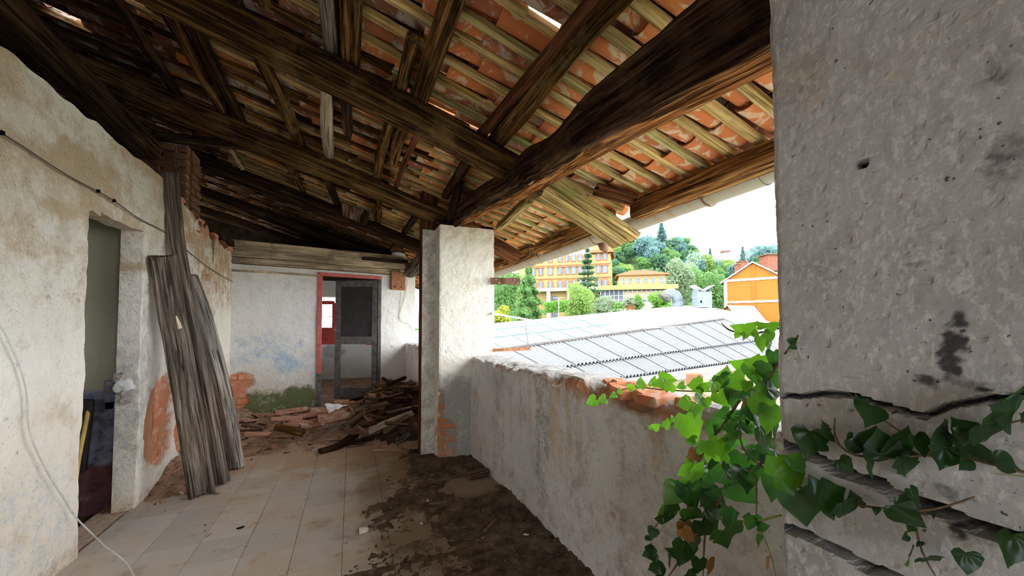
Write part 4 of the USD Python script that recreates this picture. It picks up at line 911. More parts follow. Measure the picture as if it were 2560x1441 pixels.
# gutter: half-round zinc channel on the eaves
gt = thing('gutter', 'weathered half-round zinc gutter with rust bands along the eaves', 'gutter')
for k, (ya, yb) in enumerate(((-2.2, 1.6), (1.58, 3.42), (3.38, 5.0), (4.96, 8.6))):
    ys = samples(ya, yb, .3); a = np.linspace(math.pi * .98, math.pi * 2.02, 13); prof = [(math.cos(t), math.sin(t)) for t in a]
    r0 = .094 + .001 * k; pr = [(r0 * c, r0 * s) for c, s in prof] + [((r0 - .004) * c, (r0 - .004) * s) for c, s in prof[::-1]]
    pr = np.array(pr); n = len(pr); cx_, cz_ = 2.385, 2.372 - .004 * k
    V = np.array([[cx_ + p[0], y, cz_ + p[1] + .01 * math.sin(y * 1.3)] for y in ys for p in pr]); idx = np.arange(len(V)).reshape(len(ys), n)
    F = np.stack([idx[:-1], idx[1:], np.roll(idx, -1, 1)[1:], np.roll(idx, -1, 1)[:-1]], -1).reshape(-1, 4)
    mesh(gt, 'gutter_length', V, F, 'gutter_zinc', 40 if False else True, rest=V)
    V, F, _ = tube([(cx_ - r0, ya, cz_), (cx_ - r0, yb, cz_)], .008, 6); mesh(gt, 'rolled_edge', V, F, 'gutter_zinc', True, rest=V)
for y in (1.0, 2.0, 3.4, 4.6):
    a = np.linspace(math.pi, 2 * math.pi, 9); pts = [(2.385 + .1 * math.cos(t), y, 2.37 + .1 * math.sin(t)) for t in a] + [(2.50, y, 2.39)]
    V, F, _ = tube([(2.2, y, zr(2.2, .305)), (2.33, y, 2.36)] + pts, .006, 5); mesh(gt, 'gutter_hook', V, F, 'rusty_strap', True, rest=V)
V, F, _ = tube([(2.415, 3.35, 2.30), (2.43, 3.33, 2.22), (2.44, 3.30, 2.20)], [.05, .045, .04], 10); mesh(gt, 'outlet', V, F, 'rusty_strap', True, rest=V)
# chimney stack on the left wall head
ch = thing('chimney', 'squat brick chimney stack standing on the left wall in the shadow of the roof', 'chimney')
c0 = np.array([-1.60 - .0, 4.95, 2.45]); rr = random.Random(5); row = 0
V, F = boxm((-1.82, 5.12, 2.86), (.40, .30, .86)); mesh(ch, 'core', V, F, 'mortar', rest=V)
for z in np.arange(2.46, 3.28, .078):
    for f in range(2):
        if f == 0:
            xs = [(-2.04, -1.82), (-1.81, -1.60)] if row % 2 else [(-2.04, -1.93), (-1.92, -1.71), (-1.70, -1.60)]
            for a, b in xs:
                V, F = boxm(((a + b) / 2, 4.98, z), (b - a - .008, .09, .064), rotm(0, rr.gauss(0, .02), rr.gauss(0, .03)), .008); mesh(ch, 'brick', V + np.array([0, rr.gauss(0, .006), 0]), F, 'brick_dark', False, rest=V + rr.uniform(0, 50))
        else:
            for a, b in ([(5.03, 5.15), (5.16, 5.29)] if row % 2 else [(5.03, 5.28)]):
                V, F = boxm((-1.63, (a + b) / 2, z), (.09, b - a - .008, .064), rotm(rr.gauss(0, .02), 0, rr.gauss(0, .03)), .008); mesh(ch, 'brick', V + np.array([rr.gauss(0, .006), 0, 0]), F, 'brick_dark', False, rest=V + rr.uniform(0, 50))
    row += 1
# ================================================================== OUTSIDE
simple('ground_asphalt', (.26, .26, .21), .95, 0, .4, .4)
simple('fibre_cement', (.11, .115, .12), .75, 0, .12, 1.2)
simple('shed_white', (.6, .62, .64), .6, 0, .06, .5)
simple('solar_glass', (.07, .15, .17), .55, 0, .12, .4, spec=.2)
simple('roof_dark_edge', (.10, .09, .085), .8, 0, .3, 4)
simple('shed_wall', (.22, .18, .12), .9, 0, .25, 1.5)
simple('shed_cornice', (.2, .195, .19), .9, 0, .25, 2)
simple('villa_yellow', (.27, .19, .078), .9, 0, .07, .4)
simple('villa_trim', (.21, .095, .045), .9, 0, .1, 1)
simple('villa_pale', (.34, .28, .18), .9, 0, .06, .6)
simple('villa_roof', (.17, .085, .05), .9, 0, .12, 2)
simple('pane_far', (.09, .11, .14), .5, 0, .3, .5, spec=.2)
simple('orange_wall', (.235, .092, .02), .9, 0, .05, .3)
simple('orange_wall_dark', (.21, .08, .017), .9, 0, .05, .3)
simple('white_band', (.5, .5, .5), .8, 0, .05, 1)
simple('slate_edge', (.17, .16, .17), .8, 0, .2, 2)
simple('chimney_brick', (.16, .065, .045), .9, 0, .3, 6)
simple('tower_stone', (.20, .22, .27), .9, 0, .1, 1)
simple('trunk', (.09, .075, .06), .95, 0, .3, 3)
simple('lamp_grey', (.24, .27, .28), .5, .3, .05, 1)
foliage('tree_light', (0.213, 0.325, 0.088)); foliage('tree_mid', (0.131, 0.250, 0.081)); foliage('tree_dark', (0.088, 0.181, 0.094))  # foliage colours lightened to stand in for aerial haze
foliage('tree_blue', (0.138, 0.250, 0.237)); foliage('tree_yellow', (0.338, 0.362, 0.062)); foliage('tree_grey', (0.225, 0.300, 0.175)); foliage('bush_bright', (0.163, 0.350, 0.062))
simple('hill_ground', (.045, .085, .03), .95, 0, .4, .1)

V, F = sheet((-60, -60, -5.0), X, Y, np.linspace(0, 260, 8), np.linspace(0, 300, 8))[:2]
mesh('/World', 'ground', V, F, 'ground_asphalt', label='ground of the yard and gardens below the loggia', kind='structure')
V, F = boxm((-1.6, 4.4, -2.6), (6.2, 15.5, 4.9)); mesh('/World', 'wall_lower_storey', V, F, 'plaster_room', label='lower storey of the old house under the loggia', kind='structure', mk=mk3(.2, 0, 0, 8), mk2=mk3(0, 0, 0, 8))

# ---- workshop shed next door: corrugated lower slope, smooth upper slope with solar panels
T0, T1 = at(1327, 868, 22), at(1810, 800.5, 34); B0, B1 = at(1478, 956, 14.5), at(1961, 888, 23); E0, E1 = at(1205, 811, 40), at(1700, 764.5, 58)
shed = thing('workshop_shed', 'long low workshop with corrugated sheet roof and solar panels just beyond the parapet', 'building')
def quad(Q00, Q10, Q11, Q01, u, v): return (Q00 * (1 - u) + Q10 * u) * (1 - v) + (Q01 * (1 - u) + Q11 * u) * v
low = lambda u, v: quad(T0, T1, B1, B0, u, v)                        # v = 0 ridge, 1 eaves
NS_ = 17; u_lo, u_hi = -.42, 1.10
def corr(parent, ua, ub, va, vb, lift, waves=7):
    k = waves * 6 + 1; us = np.linspace(ua, ub, k); V = []
    for t in (0, -.012):
        for v in (va, vb):
            for i, u in enumerate(us):
                p = low(u, v); nrm = unit(np.cross(low(u + .01, v) - p, low(u, v + .01) - p)); nrm = nrm if nrm[2] > 0 else -nrm
                V.append(p + nrm * (.06 * math.cos(i / 6 * 2 * math.pi) + lift * (1 if v == vb else .2) + t))
    V = np.array(V); F = []
    for i in range(k - 1):
        F += [(i, i + 1, k + i + 1, k + i), (2 * k + i, 3 * k + i, 3 * k + i + 1, 2 * k + i + 1), (k + i, k + i + 1, 3 * k + i + 1, 3 * k + i)]
    mesh(parent, 'corrugated_sheet', V, np.array(F), 'fibre_cement', False, rest=V)
for k in range(NS_):
    ua, ub = u_lo + (u_hi - u_lo) * k / NS_, u_lo + (u_hi - u_lo) * (k + 1) / NS_
    corr(shed, ua - .004, ub, .0, .70, .10 + (k % 2) * .012); corr(shed, ua - .004, ub, .685, 1.0, .03 + (k % 2) * .012)
up_ = lambda u, v: quad(E0, E1, T1, T0, u, v)
V = np.array([up_(u, v) - Z * .02 for u in np.linspace(-.35, 1, 12) for v in np.linspace(0, 1.0, 4)]); idx = np.arange(48).reshape(12, 4)
F = np.stack([idx[:-1, :-1], idx[1:, :-1], idx[1:, 1:], idx[:-1, 1:]], -1).reshape(-1, 4); mesh(shed, 'roof_deck', V, F, 'shed_white', rest=V)
for i in range(9):
    for j in range(3):
        ua, ub = -.33 + i * .085, -.33 + (i + 1) * .085 - .007; va, vb = .12 + j * .29, .12 + (j + 1) * .29 - .025
        q = np.array([up_(ua, va), up_(ub, va), up_(ub, vb), up_(ua, vb)]); V = np.vstack([q + Z * .06, q + Z * .02])
        F = np.array([[0, 1, 2, 3], [7, 6, 5, 4], [0, 4, 5, 1], [1, 5, 6, 2], [2, 6, 7, 3], [3, 7, 4, 0]])
        mesh(shed, 'solar_panel', V, F, 'solar_glass', rest=V)
V, F, _ = tube([low(u, -.002) + Z * .10 for u in np.linspace(-.05, 1.0, 14)], .10, 6); mesh(shed, 'ridge_flashing', V, F, 'roof_dark_edge', rest=V)
# gable side slope falling to the right behind the ivy
G1 = at(1955, 818, 36)
V = np.array([T1, E1, at(1760, 766, 58), at(1880, 788, 46), G1, B1 + (B1 - T1) * .0]); F = np.array([[0, 1, 2, 2], [0, 2, 3, 3], [0, 3, 4, 4], [0, 4, 5, 5]]); mesh(shed, 'roof_deck', V, F, 'shed_white', rest=V)
for a, b, c, d in ((at(1663, 774, 55), at(1690, 772, 55.5), at(1684, 779, 54), at(1661, 779, 53.5)), (at(1738, 780, 46), at(1745, 778, 46.5), at(1767, 785, 45), at(1738, 789, 44))):
    V = np.array([a, b, c, d]) + Z * .12; V = np.vstack([V, V - Z * .08]); F = np.array([[0, 1, 2, 3], [7, 6, 5, 4], [0, 4, 5, 1], [1, 5, 6, 2], [2, 6, 7, 3], [3, 7, 4, 0]]); mesh(shed, 'skylight', V, F, 'grey_metal', rest=V)
# eaves cornice and wall under the lower slope
e0, e1 = low(u_lo, 1.0), low(u_hi, 1.0); ed = unit(e1 - e0); eo = unit(np.cross(ed, Z)); eo = eo if eo @ (CAM - e0) > 0 else -eo
def slab(parent, name, a, b, depth_out, depth_in, z0, z1, mat):
    V = np.array([p + eo * o + Z * z for p in (a, b) for o in (depth_out, -depth_in) for z in (z0, z1)])
    F = np.array([[0, 1, 3, 2], [4, 6, 7, 5], [0, 4, 5, 1], [2, 3, 7, 6], [0, 2, 6, 4], [1, 5, 7, 3]]); mesh(parent, name, V, F, mat, rest=V)
slab(shed, 'cornice', e0, e1, .12, .4, -.42, -.06, 'shed_cornice'); slab(shed, 'wall', e0, e1, -.05, .4, -4.6, -.42, 'shed_wall')
slab(shed, 'wall', low(u_lo, 0) + Z * -.3, low(u_hi, 0) + Z * -.3, 0, .3, -5, -.2, 'shed_wall')
p = at(1735, 950, 15.6); V, F = boxm(p, (.55, .4, .5), rotm(0, 0, .2), .03); mesh(shed, 'chimney_pot', V, F, 'villa_roof', rest=V)
for px in (1700, 1775):
    p = at(px, 962, 18.0); V, F = boxm(p, (.7, .3, .9), rotm(0, 0, .2), .02); mesh(shed, 'window', V, F, 'villa_pale', rest=V)
# duct and ventilator standing on the far ridge
duct = thing('exhaust_duct', 'grey curved sheet-metal exhaust elbow on the ridge of the workshop roof', 'duct')
b0 = at(1694, 766, 56); rr_ = RT; a = np.linspace(0, math.pi * .78, 9)
V, F, Rr = tube([b0 - Z * .3, b0 + Z * .9] + [b0 + Z * (.9 + 1.0 * math.sin(t)) - rr_ * (.95 * (1 - math.cos(t))) for t in a[1:]], .72, 4 if False else 12); mesh(duct, 'elbow', V, F, 'grey_metal', True, rest=V)
V, F, Rr = tube([b0 - Z * .5, b0 + Z * .7], .78, 12); mesh(duct, 'flue', V, F, 'grey_metal', True, rest=V)
q = b0 + Z * (.9 + 1.0 * math.sin(a[-1])) - rr_ * (.95 * (1 - math.cos(a[-1]))); dq = unit(np.array(-rr_ * math.sin(a[-1]) + Z * math.cos(a[-1])))
V, F, Rr = tube([q - dq * .1, q + dq * .5], [.74, 1.0], 12); mesh(duct, 'mouth', V, F, 'roof_dark_edge', True, rest=V)
vent = thing('ventilator', 'square grey ventilator box with a flared open cap on the workshop roof', 'ventilator')
b0 = at(1755, 768, 54); M_ = np.stack([RT, np.cross(Z, RT), Z], 1)
V, F = boxm((0, 0, 1.0), (1.95, 1.8, 2.2), None, .03); mesh(vent, 'box', b0 + V @ M_.T, F, 'grey_metal', rest=V)
V, F = boxm((0, 0, 1.35), (2.0, 1.85, .05)); mesh(vent, 'seam_band', b0 + V @ M_.T, F, 'shed_white', rest=V)
V, F = boxm((-.55, -.92, .7), (.22, .06, .28)); mesh(vent, 'inspection_hole', b0 + V @ M_.T, F, 'black', rest=V)
for s in (-1, 1):
    V, F = boxm((0, 0, 0), (1.5, 1.7, .06), rotm(0, -.55 * s, 0)); mesh(vent, 'cap_flap', b0 + (V + np.array([s * .72, 0, 2.62])) @ M_.T, F, 'shed_white', rest=V)
for s in (-.85, .0, .85):
    V, F = boxm((s, 0, 2.25), (.08, 1.5, .5)); mesh(vent, 'cap_bracket', b0 + V @ M_.T, F, 'grey_metal', rest=V)

# ---- generic facade builder
def facade_frame(p0, p1):
    """Frame with origin at the ground left corner: u along the facade, n towards the viewer."""
    u = np.array([p1[0] - p0[0], p1[1] - p0[1], 0]); L = np.linalg.norm(u); u = u / L; n = np.array([u[1], -u[0], 0]); n = n if n @ (CAM - p0) > 0 else -n
    return u, n, L
def fbox(parent, name, P, u, n, u0, u1, z0, z1, d0, d1, mat):
    V = np.array([P + u * a + n * d + Z * z for a in (u0, u1) for d in (d0, d1) for z in (z0, z1)])
    F = np.array([[0, 1, 3, 2], [4, 6, 7, 5], [0, 4, 5, 1], [2, 3, 7, 6], [0, 2, 6, 4], [1, 5, 7, 3]])
    if np.dot(np.cross(u, Z), n) > 0: F = F[:, ::-1]
    return mesh(parent, name, V, F, mat, rest=V)
def arch_window(parent, P, u, n, uc, z0, w, h, d, arch, frame_mat, f=.16):
    """Frame with a pane as its sub-part; arch: round top."""
    top = [(math.cos(t), math.sin(t)) for t in np.linspace(0, math.pi, 9)] if arch else [(1, 0), (-1, 0)]
    def ring(w_, h_): return [(-w_ / 2, 0), (w_ / 2, 0)] + ([(w_ / 2 * c, h_ - w_ / 2 + w_ / 2 * s) for c, s in top] if arch else [(w_ / 2, h_), (-w_ / 2, h_)])
    def put(par, name, ringp, d0, d1, mat):
        k = len(ringp); V = np.array([P + u * (uc + a) + Z * (z0 + b) + n * dd for dd in (d0, d1) for a, b in ringp])
        F = [[0, j, j + 1, j + 1] for j in range(1, k - 1)] + [[k, k + j + 1, k + j, k + j] for j in range(1, k - 1)] + [[j, k + j, k + (j + 1) % k, (j + 1) % k] for j in range(k)]
        return mesh(par, name, V, np.array(F), mat, rest=V)
    q = put(parent, 'window_frame', [(a, b - (f if b == 0 else 0)) for a, b in ring(w + 2 * f, h + f)], -.05, d, frame_mat)
    put(q, 'pane', ring(w, h), d + .0, d + .04, 'pane_far')
    fbox(q, 'mullion', P, u, n, uc - .05, uc + .05, z0, z0 + h * .95, d + .04, d + .08, 'white_band')
def hip_roof(parent, P, u, n, u0, u1, d0, d1, z, rise, mat, name='roof', ridge=.3):
    um, hl = (u0 + u1) / 2, (u1 - u0) * ridge / 2
    V = np.array([P + u * a + n * d + Z * zz for a, d, zz in ((u0, d1, z), (u1, d1, z), (u1, d0, z), (u0, d0, z), (um - hl, (d0 + d1) / 2, z + rise), (um + hl, (d0 + d1) / 2, z + rise))])
    F = np.array([[0, 1, 5, 4], [1, 2, 5, 5], [2, 3, 4, 5], [3, 0, 4, 4], [3, 2, 1, 0]]); return mesh(parent, name, V, F, mat, rest=V)

# ---- yellow villa (tall block) and its lower pavilion
villa = thing('villa', 'large pale-yellow villa with three rows of windows and reddish window surrounds behind the cedar', 'building')
P0, P1 = at(1295, 775, 92), at(1527, 765, 86); P0 = np.array([P0[0], P0[1], 0.0]); u, n, L = facade_frame(P0, P1); sc = 90 / FOC
zpx = lambda py, d=89: EYE + (815 - py) / FOC * d
z_t = zpx(640)
fbox(villa, 'wall', P0, u, n, 0, L, -5, z_t, -14, 0, 'villa_yellow')
fbox(villa, 'wall', P0, u, n, L * .80, L, z_t, zpx(590), -9, -.6, 'villa_yellow')
fbox(villa, 'cornice', P0, u, n, L * .80 - .3, L + .7, zpx(637), zpx(630), -9, .8, 'villa_trim')
for py in (664, 697, 722): fbox(villa, 'string_course', P0, u, n, -.1, L + .12, zpx(py) - .05, zpx(py) + .22, -.2, .16, 'villa_trim' if py != 722 else 'villa_pale')
uof = lambda px: float((at(px, 700, 89)[:2] - P0[:2]) @ u[:2])
cols = [1328, 1348, 1374, 1400, 1418, 1435, 1452, 1468, 1498, 1514]
for px in cols:
    uc = uof(px)
    if uc < .8 or uc > L - .7: continue
    arch_window(villa, P0, u, n, uc, zpx(686), 1.0, 1.75, .12, False, 'villa_trim'); fbox(villa, 'window_hood', P0, u, n, uc - .85, uc + .85, zpx(668.5), zpx(667), -.1, .3, 'villa_trim')
    arch_window(villa, P0, u, n, uc, zpx(654), .9, 1.4, .12, False, 'villa_trim'); arch_window(villa, P0, u, n, uc, zpx(720), 1.0, 1.7, .12, True, 'villa_trim', .3)
arch_window(villa, P0, u, n, L - 1.2, zpx(628), .9, 1.6, -.5, False, 'villa_trim')
fbox(villa, 'porch_slab', P0, u, n, -.2, L + .2, zpx(726)  - .3, zpx(722)  - .2, -1, 1.4, 'villa_pale')
for px in (1366, 1371, 1420, 1470): fbox(villa, 'column', P0, u, n, uof(px), uof(px) + .4, -5, zpx(726), .8, 1.2, 'white_band')
fbox(villa, 'door', P0, u, n, uof(1378), uof(1378) + 1.2, 2.2, zpx(740), 0, .1, 'pane_far')
pav = thing('pavilion', 'low yellow wing with a hipped roof, arched windows, roof terrace and glazed veranda', 'building')
P0b, P1b = at(1548, 760, 80), at(1665, 760, 78); P0b = np.array([P0b[0], P0b[1], 0.]); u, n, L = facade_frame(P0b, P1b); zq = lambda py: EYE + (815 - py) / FOC * 79
fbox(pav, 'wall', P0b, u, n, 0, L, zq(720), zq(684), -8, 0, 'villa_yellow'); hip_roof(pav, P0b, u, n, -.5, L + .5, -8.5, .5, zq(686), 1.5, 'villa_roof'); fbox(pav, 'eaves', P0b, u, n, -.55, L + .55, zq(688.5), zq(686), -8.5, .55, 'villa_trim')
fbox(pav, 'terrace_slab', P0b, u, n, -4.2, L + 1.6, zq(728), zq(717), -8, 4.0, 'villa_yellow')
for k in range(6): arch_window(pav, P0b, u, n, L * (.085 + .165 * k), zq(707), .62, 1.15, .08, True, 'villa_pale', .1)
for k in range(13): V, F, _ = tube([P0b + u * (-.5 + (L + 1.5) * k / 12) + n * 3.8 + Z * zq(717), P0b + u * (-.5 + (L + 1.5) * k / 12) + n * 3.8 + Z * zq(707)], .05, 4); mesh(pav, 'railing_post', V, F, 'lamp_grey', rest=V)
V, F, _ = tube([P0b + u * -.5 + n * 3.8 + Z * zq(708), P0b + u * (L + 1) + n * 3.8 + Z * zq(708)], .045, 4); mesh(pav, 'handrail', V, F, 'lamp_grey', rest=V)
fbox(pav, 'veranda', P0b, u, n, -3.8, L + 1.2, -3, zq(728), -8, 2.9, 'pane_far')
for k in range(17): fbox(pav, 'veranda_frame', P0b, u, n, -3.8 + (L + 5) * k / 16 - .07, -3.8 + (L + 5) * k / 16 + .07, -3, zq(728), 2.9, 3.05, 'white_band')
for zz in (zq(742), zq(752)): fbox(pav, 'veranda_frame', P0b, u, n, -3.8, L + 1.2, zz - .06, zz + .06, 2.9, 3.04, 'white_band')
fbox(pav, 'veranda_panel', P0b, u, n, -3.8, L + 1.2, -3, zq(757), 2.9, 3.02, 'white_band')
for k in range(1, 9): fbox(pav, 'veranda_blind', P0b, u, n, -3.8 + (L + 5) * (k + 4) / 16 + .1, -3.8 + (L + 5) * (k + 5) / 16 - .1, zq(750), zq(731), 2.86, 2.98, 'villa_pale')
# ---- orange house
oh = thing('orange_house', 'orange gabled house with white bands and a grey roof edge behind the workshop', 'building')
A0, A1 = at(1812, 790, 62), at(1966, 775, 57); P0 = np.array([A0[0], A0[1], -4.]); u, n, L = facade_frame(P0, A1); zo = lambda py, d=49: EYE + (815 - py) / FOC * d
ul = lambda px: float((on(px, 720, n, n @ P0) - P0)[:2] @ u[:2]); zw = lambda px, py: float(on(px, py, n, n @ P0)[2])
ridge_u, zl, zrg = ul(1883), zw(1812, 706), zw(1883, 658); u_r = 2 * ridge_u - 0
prof = [(0, -4.), (u_r, -4.), (u_r, zl), (ridge_u, zrg), (0, zl)]
V = np.array([P0 * [1, 1, 0] + u * a + Z * b + n * d for d in (0, -14) for a, b in prof]); F = np.array([[0, 1, 2, 2], [0, 2, 3, 3], [0, 3, 4, 4], [5, 7, 6, 6], [5, 8, 7, 7], [5, 9, 8, 8]] + [[j, 5 + j, 5 + (j + 1) % 5, (j + 1) % 5] for j in range(5)])
mesh(oh, 'wall', V, F, 'orange_wall', rest=V)
P0 = P0 * [1, 1, 0]
for py0, py1, px in ((705.5, 700, 1815), (759, 754, 1825)): fbox(oh, 'white_band', P0, u, n, -.05, u_r, zw(px, py0), zw(px, py1), 0, .10, 'white_band')
fbox(oh, 'white_quoin', P0, u, n, -.05, .42, -4, zw(1815, 705), 0, .11, 'white_band'); fbox(oh, 'pilaster', P0, u, n, ul(1879), ul(1890), -4, zw(1884, 660), 0, .06, 'orange_wall_dark')
for s, (ua, za, ub, zb_) in enumerate(((-.5, zl - .28, ridge_u, zrg + .02), (ridge_u, zrg + .02, u_r + .5, zl - .28))):
    V = np.array([P0 + u * a + Z * (b + t) + n * d for a, b in ((ua, za), (ub, zb_)) for d in (.35, -14.3) for t in (0, .28)]); F = np.array([[0, 1, 3, 2], [4, 6, 7, 5], [0, 4, 5, 1], [2, 3, 7, 6], [0, 2, 6, 4], [1, 5, 7, 3]]); mesh(oh, 'roof_slope', V, F, 'slate_edge', rest=V)
for px, py, w, h in ((1855, 668, 1.0, .9), (1847, 672, .8, .7), (1925, 660, 1.9, 1.4)):
    w, h = w * 1.2, h * 1.2; p = at(px, py, 66); V, F = boxm(p, (w, w, h * 1.6), rotm(0, 0, -.4), .03); q = mesh(oh, 'chimney', V, F, 'chimney_brick', rest=V); V, F = boxm(p + Z * (h * .85), (w * 1.25, w * 1.25, .12), rotm(0, 0, -.4)); mesh(q, 'chimney_cap', V, F, 'villa_roof', rest=V)
lowh = thing('outbuilding', 'low outbuilding with a red tiled gable roof in front of the orange house', 'building')
P0 = at(1772, 783, 61); P0[2] = -4; A1 = at(1880, 790, 54); u, n, L = facade_frame(P0, A1); P0 = P0 * [1, 1, 0]
za, zb_, zc = EYE + .4, EYE + 2.9, -.4; uu0 = float((at(1818, 767, 57.5)[:2] - P0[:2]) @ u[:2])
V = np.array([P0 + u * a + Z * b + n * d for d in (0, -5) for a, b in ((0, -4), (L, -4), (L, zc), (uu0, zb_), (0, za))]); F = np.array([[0, 1, 2, 2], [0, 2, 3, 3], [0, 3, 4, 4], [5, 7, 6, 6], [5, 8, 7, 7], [5, 9, 8, 8]] + [[j, 5 + j, 5 + (j + 1) % 5, (j + 1) % 5] for j in range(5)]); mesh(lowh, 'wall', V, F, 'orange_wall', rest=V)
for a, b, c, d, mt in ((-.3, za, uu0, zb_, 'villa_roof'), (uu0, zb_, L + .3, zc - .1, 'slate_edge')):
    V = np.array([P0 + u * q0 + Z * (q1 + t) + n * dd for q0, q1 in ((a, b), (c, d)) for dd in (.25, -5.2) for t in (.02, .2)]); F = np.array([[0, 1, 3, 2], [4, 6, 7, 5], [0, 4, 5, 1], [2, 3, 7, 6], [0, 2, 6, 4], [1, 5, 7, 3]]); mesh(lowh, 'roof_slope', V, F, mt, rest=V)
# ---- church tower on the ridge
tw = thing('bell_tower', 'slender pale stone bell tower with openings standing on the far ridge', 'tower')
b = at(1814, 664, 240); w = 3.4; M_ = np.stack([RT, np.cross(Z, RT), Z], 1)
V, F = boxm((0, 0, -2.0), (w, w, 22.), None, .05); mesh(tw, 'shaft', b + V @ M_.T, F, 'tower_stone', rest=V)
V, F = boxm((0, 0, 8.6), (w * 1.25, w * 1.25, .9), None, .05); mesh(tw, 'crown', b + V @ M_.T, F, 'chimney_brick', rest=V)
for k in range(5): V, F = boxm((-w * .6 + k * w * .3, -w * .6, 9.4), (.5, .5, .8)); mesh(tw, 'merlon', b + V @ M_.T, F, 'tower_stone', rest=V)
for zz in (-1.5, 2.0, 5.4):
    for s in (-.6, .6): V, F = boxm((s, -w / 2, zz), (.7, .2, 1.7)); mesh(tw, 'opening', b + V @ M_.T, F, 'slate_edge', rest=V)
ch2 = thing('chapel', 'low pale building at the foot of the bell tower', 'building'); V, F = boxm((-4.5, 2, -2.6), (11, 5, 5.0)); mesh(ch2, 'wall', b + V @ M_.T, F, 'tower_stone', rest=V); hip_roof(ch2, b + Z * 0, RT, -np.cross(Z, RT), -10.2, 1.2, -5, 1, -.2, 1.6, 'villa_roof')

# ---- street lamp
lamp = thing('street_lamp', 'grey twin-arm street lamp between the spruce and the cedar', 'lamp')
b = at(1397, 806, 62); tp = at(1397, 747, 62)
V, F, _ = tube([b - Z * 4, tp], .09, 6); mesh(lamp, 'pole', V, F, 'lamp_grey', True, rest=V)
for s in (-1, 1): V, F, _ = tube([tp, tp + RT * s * .35 + Z * .12, tp + RT * s * .95 + Z * .12], [.06, .09, .07], 5); mesh(lamp, 'lamp_head', V, F, 'lamp_grey', True, rest=V)

# ---- hill and trees
hill = thing('hill', 'wooded hill rising behind the villa', kind='structure')
hx, hy = np.meshgrid(np.linspace(-30, 330, 60), np.linspace(14, 330, 56), indexing='ij')
def hill_z(x, y):
    P = np.stack([x, y, x * 0], -1); q = project(np.stack([x, y, x * 0 + 3.0], -1)); d = q[..., 2]; px = q[..., 0]
    crest = np.interp(px, [1000, 1150, 1230, 1480, 1560, 1640, 1700, 1760, 1800, 1850, 1900, 1960, 2200], [835, 835, 700, 620, 612, 605, 618, 645, 665, 678, 650, 655, 660])
    h = EYE + (815 - crest) / FOC * d - 6.5
    base = np.where(px < 1800, -5 + 5.8 * sstep(38, 50, d), -5 + 5.8 * sstep(66, 80, d))
    return np.where(d > 20, base + (h - base) * sstep(95, 165, d), -5)
hz_ = hill_z(hx, hy); V = np.stack([hx, hy, hz_], -1).reshape(-1, 3); idx = np.arange(len(V)).reshape(hx.shape)
F = np.stack([idx[:-1, :-1], idx[1:, :-1], idx[1:, 1:], idx[:-1, 1:]], -1).reshape(-1, 4); mesh(hill, 'slope', V, F, 'hill_ground', True, rest=V)
def leaf_cloud(pts, nrm, s, rs, flat=.5):
    """Small leaf-clump quads at pts facing roughly nrm."""
    n_ = len(pts); d = rs.normal(size=(n_, 3)); nn = nrm + d * flat; nn /= np.linalg.norm(nn, axis=1, keepdims=True)
    t = np.cross(nn, rs.normal(size=(n_, 3))); t /= np.linalg.norm(t, axis=1, keepdims=True); b_ = np.cross(nn, t); s = s * rs.uniform(.6, 1.3, (n_, 1))
    V = np.stack([pts - t * s, pts + b_ * s * .6 - nn * s * .15, pts + t * s, pts - b_ * s * .6 - nn * s * .15], 1).reshape(-1, 3)
    return V, np.arange(n_ * 4).reshape(-1, 4)
